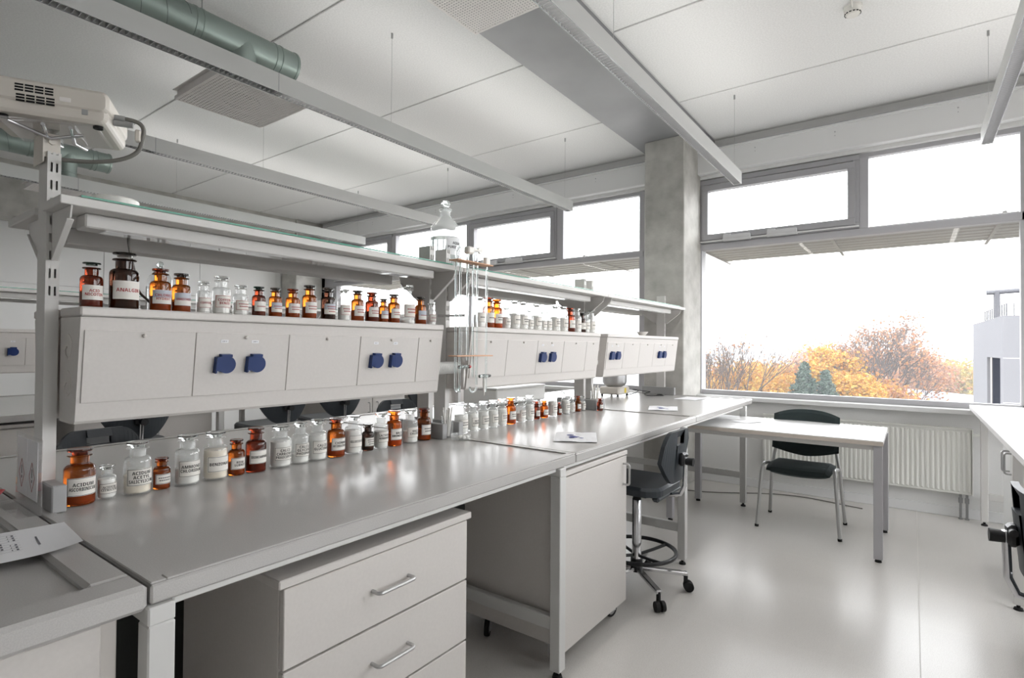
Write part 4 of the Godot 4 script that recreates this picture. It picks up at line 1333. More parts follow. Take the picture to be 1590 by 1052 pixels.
func build_ducts():
	for q in [[-3.46, "galvanised spiral duct with capped end above the first aisle"], [-6.9, "galvanised spiral duct with capped end above the second bench row"]]:
		var t = thing("spiral_duct", q[1], "duct", Vector3(q[0], 3.27, -2.12))
		var s = Shape.new()
		var r = 0.1
		s.lathe([Vector2(0, 0), Vector2(r, 0), Vector2(r, 5.4)], Vector3.ZERO, 32, Basis(Vector3.RIGHT, PI / 2))
		put("pipe", s, mats.galvanised, t)
		for z in [0.012, 0.12, 0.16, 0.62, 0.66]:
			s = Shape.new()
			s.lathe([Vector2(r, -0.008), Vector2(r + 0.004, -0.006), Vector2(r + 0.004, 0.006), Vector2(r, 0.008)], Vector3(0, 0, z), 32, Basis(Vector3.RIGHT, PI / 2))
			put("collar", s, mats.galvanised, t)
		s = Shape.new()      # the spiral lock seam
		var p = []
		for k in 36 * 24:
			var a = TAU * k / 24.0
			p.append(Vector3(cos(a) * r, sin(a) * r, 0.7 + k / 24.0 * 0.13))
		s.tube(p, 0.003, 5)
		put("spiral_seam", s, mats.galvanised_seam, t)
		s = Shape.new()
		s.lathe([Vector2(0.082, -0.307), Vector2(0.082, -0.13), Vector2(0.09, -0.09), Vector2(0.1, -0.03), Vector2(0.1, 0.0)], Vector3(0, 0, 0.36), 28)
		s.lathe([Vector2(0.0825, -0.2), Vector2(0.086, -0.197), Vector2(0.086, -0.19), Vector2(0.0825, -0.187)], Vector3(0, 0, 0.36), 28)
		put("branch", s, mats.galvanised, t)
		s = Shape.new()
		s.tube([Vector3(0, 0.1, 0.6), Vector3(0, CEIL - 3.27, 0.6)], 0.004, 6)
		s.rod(Vector3(-0.012, 0.1, 0.6), Vector3(0.012, 0.1, 0.6), 0.008)
		put("hanger", s, mats.grey_plastic, t)
	for q in [[Vector3(-3.46, 2.9, -1.77), 0.27, 0.27, "square perforated air diffuser hanging under the capped duct of the first aisle"], [Vector3(-6.9, 2.9, -1.77), 0.27, 0.27, "square perforated air diffuser under the duct over the second bench"], [Vector3(-2.0, 3.437, -2.33), 0.34, 0.42, "perforated air grille mounted on the grey ceiling bulkhead"]]:
		var t = thing("air_diffuser", q[3], "air vent", q[0])
		var hx = q[1]
		var hz = q[2]
		var bulk = hx > 0.3
		var s = Shape.new()
		var pitch = 0.02
		var k = int(2 * hx / pitch)
		for i in k + 1:
			var x = -hx + 2 * hx * i / k
			s.span(x - 0.0062, x + 0.0062, 0.0, 0.0015, -hz, hz)
		k = int(2 * hz / pitch)
		for i in k + 1:
			var z = -hz + 2 * hz * i / k
			s.span(-hx, hx, -0.0004, 0.0011, z - 0.0062, z + 0.0062)
		stuff(put("perforated_sheet", s, mats.grille, t))
		s = Shape.new()
		for e in [[-hx - 0.012, hx + 0.012, -hz - 0.012, -hz], [-hx - 0.012, hx + 0.012, hz, hz + 0.012], [-hx - 0.012, -hx, -hz, hz], [hx, hx + 0.012, -hz, hz]]:
			s.span(e[0], e[1], -0.002, 0.021, e[2], e[3], 0.002)
		put("rim", s, mats.grille, t)
		if not bulk:
			s = Shape.new()
			s.span(-hx - 0.02, hx + 0.02, 0.055, 0.062, -hz - 0.02, hz + 0.02, 0.002)
			for e in [[-hx, hx, -hz, -hz + 0.004], [-hx, hx, hz - 0.004, hz], [-hx, -hx + 0.004, -hz, hz], [hx - 0.004, hx, -hz, hz]]: s.span(e[0], e[1], 0.02, 0.056, e[2], e[3])
			put("top_plate", s, mats.grille, t)
			s = Shape.new()
			s.lathe([Vector2(0.105, 0.0), Vector2(0.11, 0.0), Vector2(0.11, 0.02), Vector2(0.105, 0.02)], Vector3(0, 0.002, 0), 28)
			s.lathe([Vector2(0.0, 0.012), Vector2(0.07, 0.012), Vector2(0.07, 0.018), Vector2(0, 0.018)], Vector3.ZERO, 24)
			put("damper", s, mats.grey_plastic, t)
	var t = thing("smoke_detector", "round white smoke detector on the ceiling panel", "detector", Vector3(-0.3, CEIL, -3.98))
	var s = Shape.new()
	s.lathe([Vector2(0, -0.058), Vector2(0.035, -0.057), Vector2(0.046, -0.045), Vector2(0.048, -0.018), Vector2(0.052, -0.016), Vector2(0.052, 0.0)], Vector3.ZERO, 28)
	put("housing", s, mats.porcelain, t)
	for k in 14:
		s = Shape.new()
		var a = TAU * k / 14.0
		s.block(Vector3(cos(a) * 0.0435, -0.047, sin(a) * 0.0435), Vector3(0.004, 0.006, 0.012), 0.0, Basis(Vector3.UP, -a))
		put("vent_slot", s, mats.slot_black, t)
	s = Shape.new()
	s.tube([Vector3(0, -0.03, 0.05), Vector3(0, -0.006, 0.07), Vector3(0, -0.006, 1.6)], 0.006, 8)
	put("conduit", s, mats.porcelain, t)

# ---------------------------------------------------------------- stools, chair, table, radiator
var stool_proto
func make_stool(label, at, turn, group = "", lift = 0.0):
	if stool_proto != null:
		var o = stool_proto.duplicate()
		o.name = numbered("swivel_stool")
		add_child(o)
		o.position = at; o.rotation.y = turn
		for part in ["seat", "mechanism", "backrest", "back_spine", "knob", "lift_rod"]: o.get_node(part).position.y += lift
		return tag(o, label, "stool", group)
	var t = thing("swivel_stool", label, "stool", at, turn, group)
	stool_proto = t
	# facing -z, the back at +z
	var s = Shape.new()
	var outline = []
	for p in round_rect(0.42, 0.40, 0.09, 5): outline.append(p)
	s.slab(outline, 0.045, Transform3D(Basis(Vector3.RIGHT, -PI / 2), Vector3(0, 0.575, 0.0)), 0.014)
	s.span(-0.17, 0.17, 0.548, 0.576, 0.155, 0.195, 0.01)
	put("seat", s, mats.seat_black, t)
	s = Shape.new()
	s.rod(Vector3(0.05, 0.525, 0.1), Vector3(0.05, 0.56, 0.1), 0.025, 0.03, 14)
	s.block(Vector3(0, 0.556, 0), Vector3(0.2, 0.035, 0.2), 0.01)
	put("mechanism", s, mats.black_plastic, t)
	s = Shape.new()
	s.lathe([Vector2(0.014, 0.3), Vector2(0.014, 0.545)], Vector3.ZERO, 16)
	put("lift_rod", s, mats.chrome, t)
	s = Shape.new()
	s.lathe([Vector2(0.026, 0.14), Vector2(0.026, 0.5), Vector2(0.022, 0.505), Vector2(0.014, 0.505)], Vector3.ZERO, 20)
	put("column", s, mats.chrome, t)
	s = Shape.new()
	s.rod(Vector3(0, 0.5, 0), Vector3(0, 0.52, 0), 0.026, 0.02, 16)
	s.rod(Vector3(0, 0.1, 0), Vector3(0, 0.17, 0), 0.036, 0.034, 18)
	put("collar", s, mats.black_plastic, t)
	s = Shape.new()
	var p = []
	for k in 40: p.append(Vector3(cos(TAU * k / 40.0) * 0.215, 0.215, sin(TAU * k / 40.0) * 0.215))
	s.tube(p, 0.0115, 8, true)
	var ring = put("foot_ring", s, mats.black_plastic, t)
	for k in 4:
		s = Shape.new()
		var d = Vector3(cos(k * PI / 2 + 0.5), 0, sin(k * PI / 2 + 0.5))
		s.tube([d * 0.03 + Vector3.UP * 0.19, d * 0.12 + Vector3.UP * 0.2, d * 0.208 + Vector3.UP * 0.213], 0.009, 8)
		put("spoke", s, mats.black_plastic, ring)
	for k in 5:
		var a = TAU * k / 5.0 + 1.054
		var d = Vector3(cos(a), 0, sin(a))
		s = Shape.new()
		s.block(d * 0.15 + Vector3.UP * 0.105, Vector3(0.26, 0.022, 0.034), 0.005, Basis(Vector3.UP, -a) * Basis(Vector3.BACK, -0.07))
		var lg = put("leg", s, mats.chrome, t)
		s = Shape.new()
		s.rod(d * 0.27 + Vector3.UP * 0.05, d * 0.27 + Vector3.UP * 0.098, 0.012, -1, 10)
		for e in [-1.0, 1.0]:
			var side = Vector3(-d.z, 0, d.x) * e
			s.rod(d * 0.285 + Vector3.UP * 0.028 + side * 0.006, d * 0.285 + Vector3.UP * 0.028 + side * 0.026, 0.028, 0.026, 16)
		put("caster", s, mats.rubber, lg)
	# back
	s = Shape.new()
	var pl = []
	for q in [[-0.1, -0.13], [0.1, -0.13], [0.155, -0.09], [0.185, 0.0], [0.18, 0.09], [0.13, 0.125], [-0.13, 0.125], [-0.18, 0.09], [-0.185, 0.0], [-0.155, -0.09]]: pl.append(Vector2(q[0], q[1]))
	var slot = [Vector2(-0.06, 0.065), Vector2(0.06, 0.065), Vector2(0.06, 0.09), Vector2(-0.06, 0.09)]
	# plate built of curved columns, leaving the handle slot open
	var n = 20
	for k in n:
		var x0 = -0.185 + 0.37 * k / n
		var x1 = -0.185 + 0.37 * (k + 1) / n
		var spans = [[-1.0, 1.0]]
		if x0 > -0.065 and x1 < 0.065: spans = [[-1.0, 0.45], [0.72, 1.0]]
		for sp in spans:
			var c = []
			for x in [x0, x1]:
				var lo = plate_edge(x, false)
				var hi = plate_edge(x, true)
				var a = lo if sp[0] < -0.9 else lerpf(-0.15, 0.13, (sp[0] + 1) / 2)
				var b = hi if sp[1] > 0.9 else lerpf(-0.15, 0.13, (sp[1] + 1) / 2)
				var bend = -0.35 * x * x
				c.append([Vector3(x, a + 0.785, 0.215 + bend * 2 + 0.0), Vector3(x, b + 0.785, 0.235 + bend * 2)])
			var th = Vector3(0, 0, 0.022)
			s.quad(c[0][0], c[1][0], c[1][1], c[0][1], Vector3.FORWARD)
			s.quad(c[0][0] + th, c[1][0] + th, c[1][1] + th, c[0][1] + th, Vector3.BACK)
			s.quad(c[0][0], c[1][0], c[1][0] + th, c[0][0] + th, Vector3.DOWN)
			s.quad(c[0][1], c[1][1], c[1][1] + th, c[0][1] + th, Vector3.UP)
			if k == 0: s.quad(c[0][0], c[0][1], c[0][1] + th, c[0][0] + th, Vector3.LEFT)
			if k == n - 1: s.quad(c[1][0], c[1][1], c[1][1] + th, c[1][0] + th, Vector3.RIGHT)
	put("backrest", s, mats.seat_black, t)
	s = Shape.new()
	s.tube([Vector3(0, 0.56, 0.05), Vector3(0, 0.555, 0.19), Vector3(0, 0.57, 0.25), Vector3(0, 0.62, 0.272), Vector3(0, 0.77, 0.278)], 0.012, 10)
	put("back_spine", s, mats.chrome, t)
	s = Shape.new()
	s.block(Vector3(0, 0.76, 0.262), Vector3(0.06, 0.07, 0.03), 0.01)
	s.rod(Vector3(0, 0.75, 0.28), Vector3(0, 0.75, 0.32), 0.02, 0.022, 10)
	s.rod(Vector3(0.03, 0.775, 0.265), Vector3(0.05, 0.775, 0.265), 0.012, -1, 12)
	put("knob", s, mats.black_plastic, t)
	return t
func plate_edge(x, top):
	var a = absf(x)
	if top: return 0.13 - 0.07 * pow(maxf(0.0, a - 0.1) / 0.085, 2.2)
	return -0.15 + 0.12 * pow(maxf(0.0, a - 0.07) / 0.115, 1.6)
func build_furniture():
	make_stool("black swivel stool with foot ring beside the door cabinet", Vector3(-1.265, 0, -2.93), PI / 2)
	make_stool("black swivel stool pushed to the white-topped bench", Vector3(0.52, 0, -2.42), -PI / 2 + 0.05)
	var g = "stools in the aisle between the two benches"
	for q in [[-3.19, -1.05, -PI / 2 + 0.1, "black stool facing the rack behind the ACIDUM ASCORBINICUM bottle"], [-3.22, -3.05, -PI / 2 - 0.15, "black stool facing the rack behind the KALII BROMIDUM bottle"], [-3.2, -4.6, -PI / 2, "black stool facing the long bench beside the instrument box"], [-4.12, -1.36, PI / 2 + 0.05, "black stool at the second bench, next to its sink end"], [-4.12, -2.36, PI / 2, "black stool in the middle of the second bench front"], [-4.12, -2.9, PI / 2 - 0.1, "black stool at the second bench, next after the middle one"], [-4.1, -3.75, PI / 2 + 0.2, "black stool at the second bench towards the windows"]]:
		make_stool(q[3], Vector3(q[0], 0, q[1]), q[2], g, 0.13 if q[0] < -4.0 else 0.0)
	# reading table by the window
	var t = thing("side_table", "white laminate table on square grey legs in front of the window", "table")
	var s = Shape.new()
	s.span(-1.6, -0.155, 0.742, 0.776, -4.19, -4.968, 0.003)
	put("tabletop", s, mats.white_top, t)
	s = Shape.new()
	s.span(-1.602, -0.153, 0.744, 0.77, -4.188, -4.192, 0.001)
	put("edge_band", s, mats.table_edge, t)
	s = Shape.new()
	s.span(-1.55, -0.19, 0.71, 0.7415, -4.215, -4.245, 0.002)
	put("apron", s, mats.powder_grey, t)
	s = Shape.new()
	s.span(-1.55, -0.19, 0.71, 0.7415, -4.92, -4.95, 0.002)
	put("apron", s, mats.powder_grey, t)
	for q in [[-0.183, -4.225], [-0.175, -4.935], [-1.55, -4.935], [-1.55, -4.24]]:
		s = Shape.new()
		s.span(q[0] - 0.025, q[0] + 0.025, 0.02, 0.7415, q[1] - 0.025, q[1] + 0.025, 0.003)
		var lg = put("leg", s, mats.frame_grey, t)
		s = Shape.new()
		s.rod(Vector3(q[0], 0, q[1]), Vector3(q[0], 0.022, q[1]), 0.02, 0.015, 12)
		put("foot", s, mats.rubber, lg)
	# visitor chair
	t = thing("visitor_chair", "dark green fabric chair with grey legs behind the window table", "chair", Vector3(-0.695, 0, -4.72))
	s = Shape.new()
	for i in 3:
		var k = [0.0, 0.5, 1.0][i]
		pass
	cushion(s, 0.45, 0.42, 0.06, Vector3(0, 0.445, 0.01), 0.025)
	put("seat", s, mats.fabric, t)
	s = Shape.new()
	back_cushion(s)
	put("backrest", s, mats.fabric, t)
	for e in [-1.0, 1.0]:
		s = Shape.new()
		s.tube([Vector3(e * 0.275, 0.0, 0.215), Vector3(e * 0.245, 0.42, 0.19), Vector3(e * 0.238, 0.465, 0.175), Vector3(e * 0.235, 0.475, 0.14), Vector3(e * 0.235, 0.46, 0.0), Vector3(e * 0.235, 0.44, -0.1)], 0.0125, 10)
		put("leg", s, mats.brushed, t)
		s = Shape.new()
		s.tube([Vector3(e * 0.268, 0.0, -0.235), Vector3(e * 0.238, 0.42, -0.17), Vector3(e * 0.225, 0.5, -0.175), Vector3(e * 0.2, 0.62, -0.2)], 0.0125, 10)
		put("leg", s, mats.brushed, t)
		for z in [0.215, -0.235]:
			s = Shape.new()
			s.rod(Vector3(e * (0.275 if z > 0 else 0.268), 0.0, z), Vector3(e * (0.274 if z > 0 else 0.267), 0.018, z), 0.0145, -1, 12)
			put("foot_cap", s, mats.rubber, t)
	# radiator
	t = thing("radiator", "white ribbed panel radiator under the window sill", "radiator", Vector3(-0.4, 0.2, -5.66))
	s = Shape.new()
	var x = -0.76
	s.span(-0.77, 0.775, 0.0, 0.52, -0.06, -0.02, 0.006)
	put("panel", s, mats.radiator, t)
	while x < 0.75:
		s = Shape.new()
		s.slab([Vector2(x, 0.02), Vector2(x + 0.022, 0.02), Vector2(x + 0.022, 0.5), Vector2(x, 0.5)], 0.011, Transform3D(Basis(), Vector3(0, 0, -0.02)), 0.007)
		put("rib", s, mats.radiator, t)
		x += 0.0335
	s = Shape.new()
	x = -0.765
	while x < 0.77:
		s.span(x, x + 0.006, 0.519, 0.531, -0.06, -0.012)
		x += 0.0145
	s.span(-0.77, 0.775, 0.519, 0.53, -0.062, -0.058)
	s.span(-0.77, 0.775, 0.519, 0.53, -0.014, -0.009)
	stuff(put("top_grille", s, mats.radiator, t))
	s = Shape.new()
	s.span(0.775, 0.782, 0.0, 0.53, -0.065, -0.008, 0.002)
	put("side_plate", s, mats.radiator, t)
	for q in [0.705, 0.745]:
		s = Shape.new()
		s.rod(Vector3(q, -0.2, -0.04), Vector3(q, 0.0, -0.04), 0.009, -1, 10)
		s.rod(Vector3(q, -0.07, -0.04), Vector3(q, -0.03, -0.04), 0.014, -1, 8)
		s.rod(Vector3(q, -0.2, -0.04), Vector3(q, -0.19, -0.04), 0.016, -1, 10)
		put("pipe", s, mats.pipe_grey, t)
	s = Shape.new()
	s.rod(Vector3(0.78, 0.48, -0.035), Vector3(0.84, 0.48, -0.035), 0.014, 0.012, 12)
	put("valve", s, mats.radiator, t)
	s = Shape.new()
	var c = []
	for k in 24:
		var f = k / 23.0
		c.append(Vector3(-2.1 + 1.75 * f, 0.006, -5.25 - 0.35 * f + 0.12 * sin(f * 7.0)))
	s.tube(c, 0.0045, 6)
	single("floor_cable", s, mats.cable, "thin grey cable lying on the floor under the window table", "cable")
func cushion(s, w, d, h, at, crown):
	var k = 12
	var g = func(i, j, top):
		var u = i / float(k) * 2 - 1
		var v = j / float(k) * 2 - 1
		var e = pow(1.0 - pow(absf(u), 5.0), 0.4) * pow(1.0 - pow(absf(v), 5.0), 0.4)
		var x = u * w / 2 * (1.0 - 0.06 * v * v)
		var z = v * d / 2 * (1.0 - 0.06 * u * u)
		var y = (h / 2 + crown * (1 - u * u) * (1 - v * v) * 0.3) * e if top else -h / 2 * e
		return at + Vector3(x, y + 0.012 * u * u - 0.02 * maxf(0, v) * v, z)
	for top in [true, false]:
		for i in k:
			for j in k:
				s.quad(g.call(i, j, top), g.call(i + 1, j, top), g.call(i + 1, j + 1, top), g.call(i, j + 1, top), Vector3.UP if top else Vector3.DOWN)
func back_cushion(s):
	var k = 14
	var g = func(i, j, front):
		var u = i / float(k) * 2 - 1
		var v = j / float(k)
		var lo = 0.505 + 0.055 * pow(absf(u), 1.6)
		var hi = 0.868 - 0.045 * pow(absf(u), 2.4)
		var y = lerpf(lo, hi, v)
		var vv = v * 2 - 1
		var e = pow(1.0 - pow(absf(u), 6.0), 0.4) * pow(1.0 - pow(absf(vv), 6.0), 0.4)
		var z = -0.19 - 0.09 * v + 0.05 * u * u + (0.016 if front else -0.018) * e
		return Vector3(u * 0.235, y, z)
	for front in [true, false]:
		for i in k:
			for j in k:
				s.quad(g.call(i, j, front), g.call(i + 1, j, front), g.call(i + 1, j + 1, front), g.call(i, j + 1, front), Vector3.BACK if front else Vector3.FORWARD)

# ---------------------------------------------------------------- right-hand bench and the second row
func build_other_benches():
	var t = thing("wall_bench", "white-topped bench with grey legs beside the radiator", "bench")
	var s = Shape.new()
	s.span(0.36, 1.1, 0.887, 0.922, -5.69, 1.0, 0.003)
	put("worktop", s, mats.white_top, t)
	for z in [-5.6, -3.9, -1.9, -0.2]:
		s = Shape.new()
		s.span(0.42, 0.465, 0.03, 0.886, z - 0.022, z + 0.022, 0.003)
		var lg = put("leg", s, mats.powder_grey, t)
		s = Shape.new()
		foot(s, 0.442, z)
		put("foot", s, mats.rubber, lg)
		s = Shape.new()
		s.span(0.465, 1.06, 0.2, 0.25, z - 0.018, z + 0.018, 0.003)
		s.span(0.465, 1.06, 0.85, 0.886, z - 0.018, z + 0.018, 0.003)
		put("cross_rail", s, mats.powder_grey, t)
		s = Shape.new()
		s.span(1.03, 1.075, 0.0, 0.886, z - 0.022, z + 0.022, 0.003)
		put("leg", s, mats.powder_grey, t)
	s = Shape.new()
	s.span(0.425, 0.455, 0.84, 0.886, -5.57, -0.25, 0.003)
	put("front_rail", s, mats.powder_grey, t)
	for q in [[-4.32, "white cabinet under the white-topped bench next to the radiator"], [-3.1, "white cabinet under the white-topped bench beside the stool"]]:
		t = thing("bench_cabinet", q[1], "cabinet", Vector3(0.46, 0, q[0]))
		s = Shape.new()
		s.span(0.02, 0.5, 0.1, 0.82, -0.33, 0.33, 0.002)
		put("body", s, mats.steel_white, t)
		for e in [[-0.33, -0.002], [0.002, 0.33]]:
			s = Shape.new()
			s.span(0.0, 0.018, 0.11, 0.815, e[0], e[1], 0.002)
			var d = put("door", s, mats.steel_white, t)
			s = Shape.new()
			var hz = e[0] + 0.05 if e[0] > -0.1 else e[1] - 0.05
			handle_bow(s, Vector3(0, 0.76, hz), Vector3(0, 0.64, hz), Vector3(-0.034, 0, 0))
			put("handle", s, mats.brushed, d)
		for c in [[0.08, 0.27], [0.08, -0.27], [0.42, 0.27], [0.42, -0.27]]: caster(t, Vector3(c[0], 0, c[1]), 0.3)
	# second bench row
	for q in [[-0.1, -2.06], [-2.066, -3.68], [-3.684, -5.2]]:
		var i = [-0.1, -2.066, -3.684].find(q[0])
		t = thing("bench_worktop", "grey worktop of the second bench row, " + ["sink end", "middle length", "window end"][i], "worktop")
		s = Shape.new()
		s.span(-6.3, -4.55, TOP - 0.038, TOP, q[0], q[1], 0.004)
		put("slab", s, mats.worktop, t)
		s = Shape.new()
		rim(s, -6.3, -4.55, q[1], q[0])
		put("raised_edge", s, mats.worktop, t)
	var names = ["white base cabinet of the second bench, sink end", "white base cabinet of the second bench, second along", "white base cabinet of the second bench, third along", "white base cabinet of the second bench, fourth along", "white base cabinet of the second bench, window end"]
	for i in 5:
		var z = -0.65 - i * 1.05
		if i == 2: continue
		t = thing("base_cabinet", names[i], "cabinet", Vector3(-4.62, 0, z))
		s = Shape.new()
		s.span(-0.6, -0.02, 0.08, 0.815, -0.46, 0.46, 0.002)
		put("body", s, mats.laminate, t)
		s = Shape.new()
		s.span(-0.6, 0.004, 0.818, 0.84, -0.47, 0.47, 0.002)
		put("top_plate", s, mats.laminate, t)
		for e in [[0.005, 0.455], [-0.455, -0.005]]:
			s = Shape.new()
			s.span(-0.018, 0.0, 0.09, 0.81, e[0], e[1], 0.002)
			var d = put("door", s, mats.laminate, t)
			s = Shape.new()
			var hz = e[0] + 0.05 if e[0] > 0 else e[1] - 0.05
			handle_bow(s, Vector3(0, 0.76, hz), Vector3(0, 0.66, hz), Vector3(0.03, 0, 0))
			put("handle", s, mats.brushed, d)
		s = Shape.new()
		s.span(-0.58, -0.05, 0.0, 0.08, -0.45, 0.45)
		put("plinth", s, mats.dark_panel, t)
	for q in [[-0.14, "sink end"], [-2.2, "second place"], [-3.26, "third place"], [-5.1, "window end"]]:
		bench_frame(q[0], 0.2, "white steel frame of the second bench row, " + q[1], -4.575, -6.27)
	power_cabinet(-5.42, -0.35, -1.885, [-0.36, -0.68, -1.11, -1.42, -1.73, -1.877], [-0.93, -1.04], "light grey power cabinet with blue sockets on the second bench, sink end")
	power_cabinet(-5.42, -2.09, -3.49, [-2.1, -2.4, -2.7, -3.0, -3.3, -3.48], [-2.754, -2.864], "light grey power cabinet with blue sockets on the second bench, middle")
	power_cabinet(-5.42, -3.605, -5.0, [-3.615, -3.9, -4.2, -4.5, -4.8, -4.99], [-3.693, -3.793], "light grey power cabinet with blue sockets on the second bench, window end")
	# wall cupboards far left
	for i in 6:
		var z = -0.3 - i * 0.82
		t = thing("wall_cupboard", "white two-door cupboard beyond the second bench, %s from the window" % ordinal(5 - i), "cupboard", Vector3(-8.4, 0, z))
		s = Shape.new()
		s.span(-0.5, -0.02, 0.06, 1.02, -0.4, 0.4, 0.002)
		put("body", s, mats.steel_white, t)
		for e in [[0.004, 0.396], [-0.396, -0.004]]:
			s = Shape.new()
			s.span(-0.018, 0.0, 0.07, 1.01, e[0], e[1], 0.002)
			var d = put("door", s, mats.steel_white, t)
			s = Shape.new()
			var hz = e[0] + 0.04 if e[0] > 0 else e[1] - 0.04
			handle_bow(s, Vector3(0, 0.95, hz), Vector3(0, 0.83, hz), Vector3(0.03, 0, 0))
			put("handle", s, mats.brushed, d)
		s = Shape.new()
		s.span(-0.49, -0.04, 0.0, 0.06, -0.4, 0.4)
		put("plinth", s, mats.dark_panel, t)

# ---------------------------------------------------------------- outside the windows
func grow(s, tips, p, dir, length, r, depth, spread, lift):
	var mid = p + dir * length * 0.5 + Vector3(rng.randf_range(-1, 1), 0, rng.randf_range(-1, 1)) * length * 0.05
	var end = p + dir * length
	s.tube([p, mid, end], [r, r * 0.86, r * 0.74], 5)
	if depth <= 0:
		tips.append([end, dir]); return
	if depth <= 2: tips.append([mid, dir])
	var n = 2 if rng.randf() < 0.45 else 3
	for k in n:
		var a = TAU * (k + rng.randf_range(-0.3, 0.3)) / n
		var side = dir.cross(Vector3.RIGHT if absf(dir.x) < 0.8 else Vector3.BACK).normalized()
		var o = side.rotated(dir, a)
		var d2 = (dir + o * spread * rng.randf_range(0.7, 1.25) + Vector3.UP * lift).normalized()
		grow(s, tips, end, d2, length * rng.randf_range(0.66, 0.86), r * 0.7, depth - 1, spread, lift)
func tree(called, label, at, height, depth, spread, lift, r, leaf_n, leaf_size, cloud, colors, seed_):
	rng.seed = seed_
	var t = thing(called, label, "tree", at)
	var s = Shape.new()
	var tips = []
	grow(s, tips, Vector3.ZERO, Vector3(rng.randf_range(-0.05, 0.05), 1, rng.randf_range(-0.05, 0.05)).normalized(), 1.0, r, depth, spread, lift)
	var top = 0.0
	for q in tips: top = maxf(top, q[0].y)
	var k = height / top
	for i in s.v.size(): s.v[i] *= Vector3(k, k, k)
	put("branches", s, mats.bark, t)
	if leaf_n > 0:
		leaves(t, tips, k, leaf_n, leaf_size, cloud, colors)
	return t
func leaves(t, tips, k, leaf_n, leaf_size, cloud, colors):
	var q = Shape.new()
	q.quad(Vector3(-0.5, -0.35, 0), Vector3(0.5, -0.35, 0.1), Vector3(0.5, 0.35, 0), Vector3(-0.5, 0.35, -0.1), Vector3.BACK)
	q.quad(Vector3(0, -0.4, -0.4), Vector3(0.1, 0.4, -0.4), Vector3(0, 0.4, 0.4), Vector3(-0.1, -0.4, 0.4), Vector3.RIGHT)
	var mm = MultiMesh.new()
	mm.transform_format = MultiMesh.TRANSFORM_3D
	mm.use_colors = true
	mm.mesh = q.mesh()
	mm.instance_count = leaf_n
	for i in leaf_n:
		var tip = tips[rng.randi() % tips.size()]
		var o = Vector3(rng.randfn(), rng.randfn() * 0.8, rng.randfn()) * cloud
		var b = Basis(Vector3(rng.randfn(), rng.randfn(), rng.randfn()).normalized(), rng.randf() * TAU).scaled(Vector3.ONE * leaf_size * rng.randf_range(0.6, 1.3))
		mm.set_instance_transform(i, Transform3D(b, tip[0] * k + o))
		mm.set_instance_color(i, colors[rng.randi() % colors.size()].lerp(colors[0], rng.randf() * 0.4))
	var o = MultiMeshInstance3D.new()
	o.multimesh = mm
	o.name = "leaves"
	o.material_override = mats.leaf
	stuff(o)
	t.add_child(o, true)
func spruce(label, at, height, wide, seed_):
	rng.seed = seed_
	var t = thing("spruce", label, "tree", at)
	var s = Shape.new()
	s.rod(Vector3.ZERO, Vector3.UP * height, height * 0.02, 0.01, 6)
	put("trunk", s, mats.bark, t)
	var tips = []
	var y = height * 0.1
	s = Shape.new()
	while y < height * 0.99:
		var reach = wide * (1.0 - y / height) * rng.randf_range(0.8, 1.1) + 0.05
		for k in 7:
			var a = rng.randf() * TAU
			for f in [0.25, 0.5, 0.75, 1.0]: tips.append([Vector3(cos(a) * reach * f, y - reach * f * 0.35, sin(a) * reach * f), Vector3.UP])
		y += height * 0.012
	leaves(t, tips, 1.0, 18000, 0.12, 0.06, [Color(0.05, 0.085, 0.06), Color(0.09, 0.13, 0.1), Color(0.03, 0.05, 0.045), Color(0.12, 0.15, 0.12)])
